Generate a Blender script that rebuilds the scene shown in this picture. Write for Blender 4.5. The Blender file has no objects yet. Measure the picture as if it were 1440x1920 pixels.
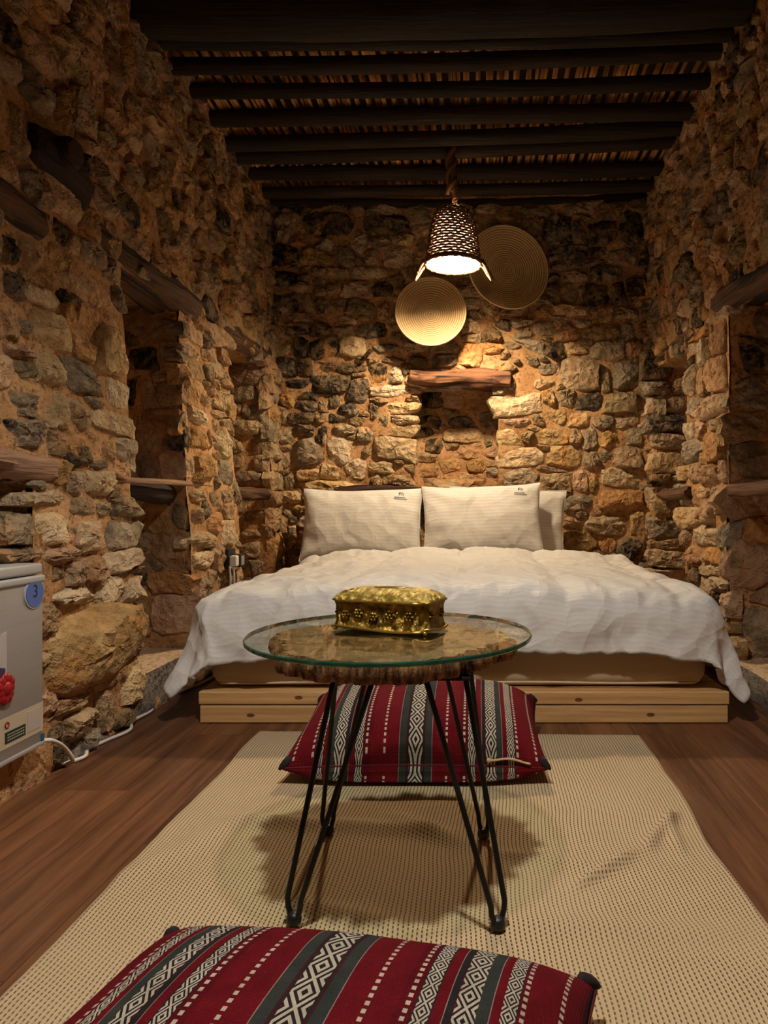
import bpy, bmesh, math, random
import numpy as np
from mathutils import Vector, Matrix

random.seed(7)
RNG = np.random.RandomState(11)
SC = bpy.context.scene
COL = SC.collection
PI = math.pi

# ------------------------------------------------------------------ camera
F, CX, CY, H = 1331.0, 900.0, 951.0, 0.769      # focal length and principal point in pixels of 1440x1920, eye height in m
cam_d = bpy.data.cameras.new('camera')
cam = bpy.data.objects.new('camera', cam_d)
COL.objects.link(cam)
cam.location = (0, 0, H)
cam.rotation_euler = (PI / 2, 0, 0)
cam_d.sensor_fit = 'AUTO'
cam_d.sensor_width = 36.0
cam_d.lens = F / 1920 * 36.0
cam_d.shift_x = (720 - CX) / 1920
cam_d.shift_y = (CY - 960) / 1920
cam_d.clip_start = 0.02
SC.camera = cam

# ------------------------------------------------------------------ world and exposure
w = bpy.data.worlds.new('world')
SC.world = w
w.use_nodes = True
w.node_tree.nodes['Background'].inputs[0].default_value = (0.9, 0.75, 0.6, 1)
w.node_tree.nodes['Background'].inputs[1].default_value = 0.02
SC.view_settings.view_transform = 'Standard'
SC.view_settings.look = 'None'
SC.view_settings.gamma = 1.0
SC.view_settings.exposure = 0.5
SC.view_settings.use_curve_mapping = False
SC.cycles.max_bounces = 6
SC.cycles.diffuse_bounces = 4
SC.cycles.glossy_bounces = 3
SC.cycles.transparent_max_bounces = 8
SC.cycles.adaptive_threshold = 0.07
SC.cycles.caustics_reflective = False
SC.cycles.caustics_refractive = False
LAMP_BED = (1100.0, (1.0, 0.77, 0.50))          # radiance of the bulb over the bed, its colour
LAMP_TABLE = (1000.0, (1.0, 0.92, 0.82))        # radiance of the bulb over the table

# ------------------------------------------------------------------ small helpers
def at(px, py, Y):
    return Vector(((px - CX) * Y / F, Y, H - (py - CY) * Y / F))

def on_z(px, py, z=0.0):
    Y = (H - z) * F / (py - CY)
    return Vector(((px - CX) * Y / F, Y, z))

def hash3(ix, iy, iz, seed):
    n = (ix * 374761393 + iy * 668265263 + iz * 1274126177 + seed * 974711) & 0xffffffff
    n = ((n ^ (n >> 13)) * 1103515245) & 0xffffffff
    n = ((n ^ (n >> 16)) * 2246822519) & 0xffffffff
    return ((n ^ (n >> 15)) & 0xffff) / 65535.0

def vnoise(P, seed=0):
    P = np.asarray(P, float)
    i = np.floor(P).astype(np.int64)
    f = P - i
    f = f * f * (3 - 2 * f)
    r = 0
    for dx in (0, 1):
        for dy in (0, 1):
            for dz in (0, 1):
                wgt = (f[:, 0] if dx else 1 - f[:, 0]) * (f[:, 1] if dy else 1 - f[:, 1]) * (f[:, 2] if dz else 1 - f[:, 2])
                r = r + wgt * hash3(i[:, 0] + dx, i[:, 1] + dy, i[:, 2] + dz, seed)
    return r * 2 - 1

def fbm(P, scale=1.0, octaves=4, seed=0):
    P = np.asarray(P, float) * scale
    r, a, t = 0, 1.0, 0
    for o in range(octaves):
        r = r + a * vnoise(P * 2 ** o + 17.3 * o, seed + o)
        t += a
        a *= 0.5
    return r / t

def tag(o, label=None, cat=None, group=None, kind=None):
    if label: o['label'] = label
    if cat: o['category'] = cat
    if group: o['group'] = group
    if kind: o['kind'] = kind
    return o

def link(name, me, mat=None, parent=None):
    o = bpy.data.objects.new(name, me)
    COL.objects.link(o)
    if mat is not None and me is not None and not me.materials:
        me.materials.append(mat)
    if parent is not None:
        o.parent = parent
        o.matrix_parent_inverse = parent_inv(parent)
    return o

def parent_inv(p):
    m = Matrix.LocRotScale(p.location, p.rotation_euler, p.scale)
    if p.parent is not None:
        m = parent_inv(p.parent).inverted() @ m if False else (Matrix.LocRotScale(p.parent.location, p.parent.rotation_euler, p.parent.scale) @ p.matrix_parent_inverse @ m)
    return m.inverted()

def empty(name, loc=(0, 0, 0)):
    o = bpy.data.objects.new(name, None)
    o.empty_display_size = 0.1
    COL.objects.link(o)
    o.location = loc
    return o

class MB:
    """collects vertices and faces for one mesh (world coordinates)"""
    def __init__(s):
        s.v, s.f, s.m, s.uv = [], [], [], {}
    def add(s, verts, faces, mi=0):
        b = len(s.v)
        s.v.extend([tuple(x) for x in verts])
        s.f.extend([tuple(i + b for i in f) for f in faces])
        s.m.extend([mi] * len(faces))
        return b
    def box(s, lo, hi, M=None, mi=0):
        x0, y0, z0 = lo; x1, y1, z1 = hi
        v = [Vector(p) for p in ((x0,y0,z0),(x1,y0,z0),(x1,y1,z0),(x0,y1,z0),(x0,y0,z1),(x1,y0,z1),(x1,y1,z1),(x0,y1,z1))]
        if M is not None: v = [M @ p for p in v]
        s.add(v, [(0,3,2,1),(4,5,6,7),(0,1,5,4),(1,2,6,5),(2,3,7,6),(3,0,4,7)], mi)
    def tube(s, pts, r, n=8, closed=False, mi=0, cap=True):
        pts = [Vector(p) for p in pts]
        k = len(pts)
        rs = r if hasattr(r, '__len__') else [r] * k
        rings = []
        up = Vector((0.13, 0.21, 0.97)).normalized()
        for i, p in enumerate(pts):
            if closed:
                t = pts[(i + 1) % k] - pts[i - 1]
            else:
                t = pts[min(i + 1, k - 1)] - pts[max(i - 1, 0)]
            t.normalize()
            a = up - t * up.dot(t)
            if a.length < 1e-3: a = Vector((1, 0, 0)) - t * t.x
            a.normalize()
            up = a
            b = t.cross(a)
            rings.append([p + (a * math.cos(2*PI*j/n) + b * math.sin(2*PI*j/n)) * rs[i] for j in range(n)])
        v = [q for rg in rings for q in rg]
        f = []
        m = k if closed else k - 1
        for i in range(m):
            for j in range(n):
                a0 = i*n + j; a1 = i*n + (j+1) % n
                b0 = ((i+1) % k)*n + j; b1 = ((i+1) % k)*n + (j+1) % n
                f.append((a0, a1, b1, b0))
        if cap and not closed:
            f.append(tuple(reversed(range(n))))
            f.append(tuple((k-1)*n + j for j in range(n)))
        s.add(v, f, mi)
    def lathe(s, prof, n=48, M=None, mi=0):
        v, f = [], []
        for (r, z) in prof:
            for j in range(n):
                a = 2*PI*j/n
                p = Vector((r*math.cos(a), r*math.sin(a), z))
                v.append(M @ p if M is not None else p)
        for i in range(len(prof)-1):
            for j in range(n):
                f.append((i*n+j, i*n+(j+1)%n, (i+1)*n+(j+1)%n, (i+1)*n+j))
        s.add(v, f, mi)
    def sphere(s, c, r, nu=10, nv=7, sc=(1,1,1), mi=0):
        v, f = [], []
        for i in range(nv+1):
            t = PI*i/nv
            for j in range(nu):
                a = 2*PI*j/nu
                v.append((c[0]+sc[0]*r*math.sin(t)*math.cos(a), c[1]+sc[1]*r*math.sin(t)*math.sin(a), c[2]+sc[2]*r*math.cos(t)))
        for i in range(nv):
            for j in range(nu):
                f.append((i*nu+j, (i+1)*nu+j, (i+1)*nu+(j+1)%nu, i*nu+(j+1)%nu))
        s.add(v, f, mi)
    def build(s, name, mats, parent=None, smooth=True, angle=None, bevel=0):
        me = bpy.data.meshes.new(name)
        me.from_pydata(s.v, [], s.f)
        for m in (mats if isinstance(mats, (list, tuple)) else [mats]):
            me.materials.append(m)
        if any(s.m):
            me.polygons.foreach_set('material_index', s.m)
        if smooth:
            me.polygons.foreach_set('use_smooth', [True]*len(me.polygons))
            if angle: me.set_sharp_from_angle(angle=math.radians(angle))
        me.update()
        o = link(name, me, None, parent)
        if bevel:
            b = o.modifiers.new('bevel', 'BEVEL'); b.width = bevel; b.segments = 2; b.limit_method = 'ANGLE'
        return o

def grid_faces(nu, nv):
    i, j = np.meshgrid(np.arange(nu-1), np.arange(nv-1), indexing='ij')
    a = (i*nv + j).ravel()
    return np.stack([a, a+nv, a+nv+1, a+1], 1).tolist()

# ------------------------------------------------------------------ node helpers
class NT:
    def __init__(s, name, rough=0.8, spec=0.3):
        s.mat = bpy.data.materials.new(name)
        s.mat.use_nodes = True
        s.t = s.mat.node_tree
        s.b = s.t.nodes['Principled BSDF']
        s.b.inputs['Roughness'].default_value = rough
        s.b.inputs['Specular IOR Level'].default_value = spec
    def n(s, typ, **kw):
        x = s.t.nodes.new(typ)
        for k, v in kw.items(): setattr(x, k, v)
        return x
    def l(s, a, b): s.t.links.new(a, b)
    def put(s, sock, v):
        if isinstance(v, bpy.types.NodeSocket): s.l(v, sock)
        elif v is not None: sock.default_value = v
    def math(s, op, a, b=None, c=None, clamp=False):
        x = s.n('ShaderNodeMath', operation=op, use_clamp=clamp)
        s.put(x.inputs[0], a)
        if b is not None: s.put(x.inputs[1], b)
        if c is not None: s.put(x.inputs[2], c)
        return x.outputs[0]
    def mix(s, f, a, b, blend='MIX'):
        x = s.n('ShaderNodeMix', data_type='RGBA', blend_type=blend)
        s.put(x.inputs[0], f)
        s.put(x.inputs[6], c4(a)); s.put(x.inputs[7], c4(b))
        return x.outputs[2]
    def pos(s, scale=None, obj=False):
        if obj:
            o = s.n('ShaderNodeTexCoord').outputs['Object']
        else:
            o = s.n('ShaderNodeNewGeometry').outputs['Position']
        if scale is not None:
            x = s.n('ShaderNodeMapping'); s.l(o, x.inputs[0])
            x.inputs['Scale'].default_value = scale
            o = x.outputs[0]
        return o
    def noise(s, vec, scale, detail=5, rough=0.55, dist=0.0):
        x = s.n('ShaderNodeTexNoise')
        s.l(vec, x.inputs['Vector'])
        x.inputs['Scale'].default_value = scale
        x.inputs['Detail'].default_value = detail
        x.inputs['Roughness'].default_value = rough
        x.inputs['Distortion'].default_value = dist
        return x.outputs[0]
    def ramp(s, f, stops, const=False):
        x = s.n('ShaderNodeValToRGB')
        if const: x.color_ramp.interpolation = 'CONSTANT'
        e = x.color_ramp.elements
        e[0].position, e[0].color = stops[0][0], c4(stops[0][1])
        e[1].position, e[1].color = stops[1][0], c4(stops[1][1])
        for p, c in stops[2:]:
            k = e.new(p); k.color = c4(c)
        s.put(x.inputs[0], f)
        return x.outputs[0]
    def smooth(s, v, lo, hi):
        x = s.n('ShaderNodeMapRange', interpolation_type='SMOOTHSTEP')
        s.put(x.inputs[0], v); x.inputs[1].default_value = lo; x.inputs[2].default_value = hi
        return x.outputs[0]
    def color(s, c): s.put(s.b.inputs['Base Color'], c4(c) if not isinstance(c, bpy.types.NodeSocket) else c)
    def bump(s, h, strength=0.3, dist=0.01, prev=None):
        x = s.n('ShaderNodeBump')
        x.inputs['Strength'].default_value = strength
        x.inputs['Distance'].default_value = dist
        s.put(x.inputs['Height'], h)
        if prev is not None: s.l(prev, x.inputs['Normal'])
        s.l(x.outputs[0], s.b.inputs['Normal'])
        return x.outputs[0]

def c4(c):
    if isinstance(c, bpy.types.NodeSocket): return c
    if isinstance(c, (int, float)): return (c, c, c, 1)
    return tuple(c) if len(c) == 4 else tuple(c) + (1,)

def plain(name, col, rough=0.6, metal=0.0, spec=0.4, noise=0.0, nscale=30):
    m = NT(name, rough, spec)
    if noise:
        f = m.noise(m.pos(), nscale, 4)
        m.color(m.mix(f, [x*(1-noise) for x in col], [min(1, x*(1+noise)) for x in col]))
    else:
        m.color(col)
    m.b.inputs['Metallic'].default_value = metal
    return m.mat

MORTAR_A, MORTAR_B = (0.37, 0.195, 0.082), (0.56, 0.33, 0.16)

def stone_mat(name, ca, cb, dark=(0.06, 0.045, 0.03), dark_lo=0.47, smear=0.56):
    m = NT(name, 0.85, 0.25)
    p = m.pos()
    rnd = m.n('ShaderNodeObjectInfo').outputs['Random']
    n1 = m.noise(p, 9, 5, 0.62, 0.4)
    n2 = m.noise(p, 38, 4, 0.7)
    n3 = m.noise(p, 6.5, 3, 0.6, 0.6)
    base = m.mix(m.smooth(n1, 0.35, 0.65), ca, cb)
    sp = m.math('ADD', m.math('MULTIPLY', n2, 0.55), m.math('MULTIPLY', n1, 0.45))
    base = m.mix(m.smooth(sp, dark_lo, dark_lo - 0.14) if False else m.math('SUBTRACT', 1.0, m.smooth(sp, dark_lo - 0.16, dark_lo - 0.06)), base, dark)
    mort = m.mix(n2, MORTAR_A, MORTAR_B)
    base = m.mix(m.smooth(n3, smear - 0.03, smear + 0.07), base, mort)
    k = m.math('MULTIPLY_ADD', rnd, 0.5, 0.72)
    hs = m.n('ShaderNodeHueSaturation')
    m.l(base, hs.inputs['Color']); m.l(k, hs.inputs['Value'])
    m.put(hs.inputs['Saturation'], m.math('MULTIPLY_ADD', m.math('FRACT', m.math('MULTIPLY', rnd, 7.31)), 0.35, 0.8))
    m.color(hs.outputs[0])
    vo = m.n('ShaderNodeTexVoronoi'); vo.feature = 'F1'
    m.l(p, vo.inputs['Vector']); vo.inputs['Scale'].default_value = 26
    h = m.math('ADD', m.math('MULTIPLY', n2, 0.6), m.math('ADD', m.math('MULTIPLY', n1, 1.2), m.math('MULTIPLY', vo.outputs['Distance'], 0.5)))
    m.bump(h, 1.0, 0.034)
    return m.mat

def mortar_mat(name, a=MORTAR_A, b=MORTAR_B):
    m = NT(name, 0.95, 0.15)
    p = m.pos()
    n1 = m.noise(p, 5, 5, 0.6)
    n2 = m.noise(p, 45, 4, 0.7)
    c = m.mix(m.smooth(n1, 0.35, 0.68), a, b)
    c = m.mix(m.math('SUBTRACT', 1.0, m.smooth(n2, 0.36, 0.5)), c, [x*0.6 for x in a])
    m.color(c)
    m.bump(m.math('ADD', m.math('MULTIPLY', n1, 1.0), m.math('MULTIPLY', n2, 0.6)), 0.8, 0.025)
    return m.mat

def wood_mat(name, a, b, axis=1, scale=6.0, stretch=14.0, rough=0.6, bump=0.3, spec=0.35, crack=0.0, obj=True, var=0.25):
    m = NT(name, rough, spec)
    s = [scale*stretch/3.0]*3
    s[axis] = scale/stretch*3
    rnd = m.n('ShaderNodeObjectInfo').outputs['Random']
    base = m.pos(obj=False)
    off = m.n('ShaderNodeVectorMath', operation='ADD'); m.l(base, off.inputs[0])
    cmb = m.n('ShaderNodeCombineXYZ'); 
    m.put(cmb.inputs[0], m.math('MULTIPLY', rnd, 13.7)); m.put(cmb.inputs[1], m.math('MULTIPLY', rnd, 7.1)); m.put(cmb.inputs[2], m.math('MULTIPLY', rnd, 5.3))
    m.l(cmb.outputs[0], off.inputs[1])
    mp = m.n('ShaderNodeMapping'); m.l(off.outputs[0], mp.inputs[0]); mp.inputs['Scale'].default_value = s
    n1 = m.noise(mp.outputs[0], 1.0, 6, 0.6, 0.8)
    n2 = m.noise(mp.outputs[0], 4.0, 4, 0.6)
    f = m.smooth(m.math('ADD', m.math('MULTIPLY', n1, 0.7), m.math('MULTIPLY', n2, 0.3)), 0.32, 0.68)
    c = m.mix(f, a, b)
    if crack:
        c = m.mix(m.math('MULTIPLY', m.math('SUBTRACT', 1.0, m.smooth(n1, 0.38, 0.47)), crack), c, [x*0.15 for x in a])
    hs = m.n('ShaderNodeHueSaturation'); m.l(c, hs.inputs['Color'])
    m.put(hs.inputs['Value'], m.math('MULTIPLY_ADD', rnd, 2*var, 1-var))
    m.color(hs.outputs[0])
    m.bump(m.math('ADD', n1, m.math('MULTIPLY', n2, 0.4)), bump, 0.02)
    return m.mat

M = {}
M['tan'] = stone_mat('stone_tan', (0.30, 0.19, 0.088), (0.52, 0.36, 0.19))
M['light'] = stone_mat('stone_pale', (0.44, 0.30, 0.155), (0.64, 0.475, 0.28), dark_lo=0.44, smear=0.62)
M['grey'] = stone_mat('stone_grey', (0.19, 0.138, 0.078), (0.37, 0.275, 0.165), dark_lo=0.48, smear=0.60)
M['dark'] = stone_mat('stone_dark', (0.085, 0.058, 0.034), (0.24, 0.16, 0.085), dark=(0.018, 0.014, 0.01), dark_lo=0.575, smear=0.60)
M['red'] = stone_mat('stone_reddish', (0.34, 0.17, 0.074), (0.54, 0.32, 0.165), smear=0.54)
M['plaster'] = stone_mat('stone_plastered', (0.34, 0.20, 0.085), (0.52, 0.33, 0.16), dark_lo=0.42, smear=0.50)
M['mortar'] = mortar_mat('clay_mortar')
M['ledge'] = mortar_mat('smoothed_clay_ledge', (0.45, 0.30, 0.17), (0.62, 0.44, 0.28))
M['cement'] = mortar_mat('grey_cement', (0.16, 0.13, 0.11), (0.27, 0.23, 0.19))
M['beam'] = wood_mat('dark_beam_wood', (0.010, 0.006, 0.004), (0.035, 0.020, 0.012), axis=0, rough=0.7, bump=0.6)  # near-black brown wood with grain along the beam
M['reed'] = wood_mat('ceiling_reed', (0.36, 0.16, 0.05), (0.66, 0.34, 0.12), axis=1, rough=0.65, var=0.45)
M['lintel'] = wood_mat('weathered_lintel_wood', (0.075, 0.030, 0.014), (0.23, 0.105, 0.05), axis=0, rough=0.85, bump=0.9, crack=0.9)
M['lintel_y'] = wood_mat('weathered_log_wood', (0.04, 0.018, 0.009), (0.16, 0.075, 0.035), axis=1, rough=0.85, bump=0.9, crack=0.9)
M['log_pale'] = wood_mat('pale_debarked_log', (0.20, 0.10, 0.055), (0.42, 0.25, 0.15), axis=1, rough=0.75, bump=0.6, crack=0.6)
M['burnt'] = wood_mat('charred_wood', (0.012, 0.007, 0.006), (0.055, 0.026, 0.018), axis=1, rough=0.8, bump=0.8)
M['headboard'] = wood_mat('dark_weathered_plank', (0.045, 0.018, 0.012), (0.13, 0.06, 0.038), axis=0, rough=0.8, bump=0.8, crack=0.7)
M['floor'] = wood_mat('red_brown_laminate', (0.075, 0.027, 0.0105), (0.20, 0.085, 0.036), axis=1, scale=5, rough=0.42, bump=0.08, var=0.22)
M['pine'] = wood_mat('varnished_pine', (0.50, 0.27, 0.095), (0.74, 0.47, 0.21), axis=0, scale=5, rough=0.45, bump=0.1, var=0.1)
M['dark_gap'] = plain('dark_soil', (0.05, 0.035, 0.025), 1.0)  # even dark brown for ceiling deck and floor base
M['black_iron'] = plain('black_painted_iron', (0.012, 0.011, 0.011), 0.45, 0.3, noise=0.3)
M['white_plastic'] = plain('white_cable_plastic', (0.72, 0.69, 0.64), 0.4)
M['black_plastic'] = plain('black_plastic', (0.012, 0.012, 0.014), 0.4)

# ------------------------------------------------------------------ room shell: wall planes
ZTOP = 3.0
def XL(z): return -(1.25 + 0.047*np.asarray(z))      # battered left wall
XR = 1.10
YB = 4.62
Y0 = -1.2

class Dom:
    """a wall face: u, v are metres along and up, d is metres proud of the mortar"""
    def __init__(s, kind, c=0.0, name=''):
        s.kind, s.c, s.name = kind, c, name
    def map(s, u, v, d):
        u, v, d = np.asarray(u, float), np.asarray(v, float), np.asarray(d, float)
        if s.kind == 'back': return np.stack([u, s.c - d, v], -1)
        if s.kind == 'left': return np.stack([XL(v) - s.c + d, u, v], -1)
        return np.stack([XR + s.c - d, u, v], -1)
    def uv(s, px, py):
        if s.kind == 'back':
            p = at(px, py, s.c); return p.x, p.z
        z = 1.0
        for _ in range(6):
            X = float(XL(z)) - s.c if s.kind == 'left' else XR + s.c
            Y = X*F/(px - CX)
            z = H - (py - CY)*Y/F
        return Y, z

LEFT, RIGHT, BACK = Dom('left'), Dom('right'), Dom('back', YB)
OPEN = {'left': [(0.7, 2.02, 0.10, 0.86, 0.55), (2.60, 3.10, 0.15, 1.65, 0.50), (3.74, 4.40, 0.15, 1.66, 0.40)],
        'right': [(2.0, 3.12, 0.10, 1.66, 0.50), (3.78, 4.40, 0.10, 1.63, 0.40)],
        'back': [(-0.45, 0.12, 0.905, 1.56, 0.26)]}

def lines(lo, hi, step, marks):
    pts = sorted(set([lo, hi] + [m for m in marks if lo < m < hi]))
    out = []
    for a, b in zip(pts, pts[1:]):
        n = max(1, int(round((b - a)/step)))
        out += [a + (b-a)*i/n for i in range(n)]
    return np.array(out + [hi])

def wall(name, dom, u0, u1, v0, v1, opens, step=0.03):
    mb = MB()
    us = lines(u0, u1, step, [o[0] for o in opens] + [o[1] for o in opens])
    vs = lines(v0, v1, step, [o[2] for o in opens] + [o[3] for o in opens])
    U, V = np.meshgrid(us, vs, indexing='ij')
    P = np.stack([U.ravel(), V.ravel(), np.full(U.size, 3.3)], 1)
    D = 0.006 + 0.016*fbm(P, 6, 4, 5) + 0.016*fbm(P, 1.7, 2, 9)
    W = dom.map(U.ravel(), V.ravel(), D)
    nu, nv = len(us), len(vs)
    fs = []
    for i in range(nu-1):
        um = 0.5*(us[i]+us[i+1])
        for j in range(nv-1):
            vm = 0.5*(vs[j]+vs[j+1])
            if any(o[0] < um < o[1] and o[2] < vm < o[3] for o in opens): continue
            fs.append((i*nv+j, (i+1)*nv+j, (i+1)*nv+j+1, i*nv+j+1))
    mb.add(W, fs)
    for (a, b, c, d, dep) in opens:       # reveals and back of each recess
        def patch(pu, pv, pd, nuv, amp=0.012):
            A, B = np.meshgrid(np.linspace(0, 1, nuv[0]), np.linspace(0, 1, nuv[1]), indexing='ij')
            A, B = A.ravel(), B.ravel()
            u, v, dd = pu(A, B), pv(A, B), pd(A, B)
            X = dom.map(u, v, dd)
            n = np.stack([fbm(X, 7, 3, 31), fbm(X, 7, 3, 41), fbm(X, 7, 3, 51)], 1)*amp
            mb.add(X + n, grid_faces(*nuv))
        nb, nh, nd = int((b-a)/0.04)+2, int((d-c)/0.04)+2, int(dep/0.04)+2
        patch(lambda A, B: a + 0*A, lambda A, B: c+(d-c)*B, lambda A, B: -dep*A, (nd, nh))
        patch(lambda A, B: b + 0*A, lambda A, B: c+(d-c)*B, lambda A, B: -dep*A, (nd, nh))
        patch(lambda A, B: a+(b-a)*A, lambda A, B: d + 0*A, lambda A, B: -dep*B, (nb, nd))
        patch(lambda A, B: a+(b-a)*A, lambda A, B: c + 0*A, lambda A, B: -dep*B, (nb, nd), 0.006)
        patch(lambda A, B: a+(b-a)*A, lambda A, B: c+(d-c)*B, lambda A, B: -dep + 0*A, (nb, nh))
    o = mb.build(name, M['mortar'], None, True)
    tag(o, kind='structure')
    return o

wall_left = wall('wall_left', LEFT, Y0, YB + 0.1, -0.05, ZTOP, OPEN['left'])
tag(wall_left, 'rubble stone wall left of the bed with two tall niches and fridge recess', 'wall')
wall_right = wall('wall_right', RIGHT, Y0, YB + 0.1, -0.05, ZTOP, OPEN['right'])
tag(wall_right, 'rubble stone wall right of the bed with two shadowed niches', 'wall')
wall_back = wall('wall_back', BACK, -1.75, 1.5, -0.05, ZTOP, OPEN['back'])
tag(wall_back, 'rubble stone wall behind the pillows with one square niche', 'wall')
mbw = MB(); mbw.box((-1.8, Y0-0.1, -0.05), (1.6, Y0, ZTOP))
tag(mbw.build('wall_front', M['mortar'], None, False), 'plain clay wall behind the photographer, out of view', 'wall', kind='structure')

# ------------------------------------------------------------------ stones
# outlines read from the photograph, x0 y0 x1 y1 in enlarged tiles; a letter picks the stone material
T = {}
T['A'] = (490, 380, 4.8, """140 60 300 340;400 90 810 320 d;940 130 1340 310 d;30 390 330 570 d;340 440 665 575;680 430 850 595;930 430 1060 590;1120 400 1370 580;440 590 590 660;590 600 800 660;810 590 1110 690;40 620 330 750 d;480 690 590 840;590 700 730 820;740 700 980 850;990 710 1190 850 d;80 800 340 1010 d;350 830 450 960;490 870 600 1000 d;620 880 750 1010;760 870 1040 1020;1050 900 1160 1050""")
T['B'] = (490, 600, 4.8, """230 65 410 145 d;430 20 640 150 d;670 40 830 140;830 30 1170 160 d;300 160 420 330 d;425 175 700 345 d;710 150 940 320;1030 215 1280 280 g;130 345 330 510 d;300 350 450 510 d;545 390 930 485;1090 340 1275 390 g;970 385 1130 560 d;1140 430 1280 570;110 515 215 600;235 540 430 620 d;460 500 775 660 d;800 510 970 740;980 590 1390 695 l;330 650 510 735 d;170 680 320 790;310 720 500 820 d;610 680 710 800 d;690 750 880 870 d;520 730 610 830;975 730 1070 880 g;1130 740 1410 850 l;1310 680 1410 740 l;990 690 1130 760 l;75 780 235 920;240 840 480 935 d;490 840 600 930;610 850 760 940 d;810 870 955 960;1060 870 1140 990 g;1180 860 1395 945 l;1090 950 1380 1050 l;970 920 1010 1000;310 950 475 1050 d;110 970 300 1116;490 960 605 1120 d;640 950 860 1040 l;860 960 1010 1100 g""")
T['C'] = (490, 800, 4.8, """70 120 180 210;270 110 550 350 g;580 110 840 350 l;900 180 1000 290;1045 95 1375 300 l;1060 60 1130 100;970 310 1220 420 l;1190 290 1300 340 l;1280 330 1370 430 l;745 290 940 460 l;540 340 720 490 l;330 370 530 500 l;140 230 270 360;75 260 155 360;80 380 180 440;80 465 180 590;210 430 320 560;190 390 270 440;370 480 940 610 l;975 430 1085 550 l;1090 440 1185 550;1165 440 1355 550;190 580 370 690;480 630 730 680;50 610 160 700;60 710 190 890;200 750 330 870;100 900 200 960;0 900 100 1050;200 900 340 1020""")
T['D'] = (760, 640, 6.0, """45 170 250 280 g;280 150 580 300 g;600 30 865 300 r;880 10 1110 140;1115 0 1440 110;885 220 1240 350;1240 190 1440 270;1245 310 1400 450;990 480 1140 600;1150 430 1230 540;1260 440 1440 590;1010 600 1560 820 l;1080 870 1470 960 r;1040 1000 1440 1190 l;1060 1200 1560 1410 l;1090 1430 1490 1670 l""")
T['E'] = (960, 380, 4.235, """250 110 470 330 d;480 150 590 330 d;590 150 830 345 d;840 150 1050 340 d;290 350 600 470 d;430 455 740 520 g;760 370 1010 500 g;390 550 600 630;270 560 380 640 d;610 530 720 640 d;700 515 870 620;370 650 520 790 g;570 660 780 830 d;790 640 900 820 d;910 600 1120 740 d;900 750 1130 840 d;1040 510 1150 700 d;150 820 320 910;330 820 600 910;0 930 160 1050;60 740 310 810""")  # dark letters put soot and some of the wall's shade into the colour
T['F'] = (960, 600, 4.235, """20 20 160 150;170 30 330 130;350 40 520 160;570 30 850 170;870 30 980 160;0 160 260 250;420 180 580 270;620 175 890 325;890 180 1020 310;90 290 215 365;0 300 90 360;30 380 140 490;215 350 360 430;380 310 680 555;700 370 770 580;780 340 1010 540 g;170 470 340 550;60 480 170 590;230 560 340 700 g;370 550 490 700 g;500 580 720 720;720 580 1000 740;150 750 265 840 r;270 715 440 840;440 720 630 850;640 760 790 870;810 740 1000 850;200 850 440 1000;0 870 170 1005;460 860 550 980;550 840 670 1050 g;690 870 860 1016;890 850 1010 990""")
T['G'] = (960, 820, 4.235, """270 60 555 260;180 220 450 280;210 280 475 440 l;560 100 690 270;480 270 600 430;610 290 695 440;790 70 1040 250;700 250 1050 400;690 410 1050 590;410 450 680 580;475 580 600 660 d;395 630 540 710;600 620 940 770;930 560 1050 800;400 740 670 910;690 790 820 920;830 800 1030 990""")
T['niche'] = (760, 640, 6.0, """190 560 420 750 d;430 600 640 760 p;680 660 960 800 p;490 850 765 955;455 980 855 1150;890 1090 970 1200;590 1160 840 1310;700 1330 900 1470;230 1100 420 1260 d;160 840 400 960 d;100 960 300 1080 d;400 1330 600 1460 p;150 1420 350 1520 p;140 1250 340 1360;600 1480 900 1600 p""")
T['jambR'] = (960, 600, 4.235, """1030 240 1180 320 d;1030 330 1250 480;1040 490 1240 600;1090 600 1390 740;1080 740 1380 890;1110 900 1390 1016;1110 1042 1380 1222;1100 1222 1260 1322;1130 1412 1320 1572;1110 1572 1360 1732;1150 1732 1400 1822;1100 1832 1400 1972;1000 1972 1390 2092""")
T['H'] = (0, 420, 5.538, """0 140 170 410 d;170 80 420 430 p;500 240 720 480;780 160 1000 415 l;620 440 1140 840 p;570 680 760 820 d;200 640 560 860 l;0 500 180 780;150 480 400 640 p;320 900 670 1300 l;620 830 750 1100 p;760 850 1000 1080 p;1000 870 1140 1070;700 1170 940 1440;950 1080 1230 1560 l;0 880 160 1190;120 1000 250 1130 d;0 1260 310 1400 r""")
T['I'] = (0, 660, 5.143, """100 60 330 280 g;300 30 560 320 l;520 90 950 400 g;0 390 330 640 g;0 640 330 930;340 350 590 830 l;340 680 590 1000 g;590 450 770 760;840 560 1250 790 l;780 420 960 550;980 230 1200 540 l;930 850 1050 1040;1080 830 1270 1090 l;590 880 800 1120 d;600 740 720 880 p;750 780 900 880 p;1040 1090 1250 1220;850 1040 950 1140""")
T['J'] = (0, 880, 5.143, """240 100 440 230 g;180 180 640 370 l;560 20 790 240;790 10 1050 240 l;1020 150 1110 270 l;640 270 900 470;890 320 1030 450 l;1040 260 1300 470 g;280 420 580 720 l;70 450 290 730 g;570 500 710 700;670 490 1000 780;1000 500 1320 780 g;20 750 380 880 d;380 750 700 900;940 770 1330 1000 l;430 920 600 1100 d;580 870 780 1140;770 830 940 1100;1190 920 1350 1000 l;910 1010 1200 1290 l;1100 1040 1340 1330 l;430 1130 870 1330 l""")
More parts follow.
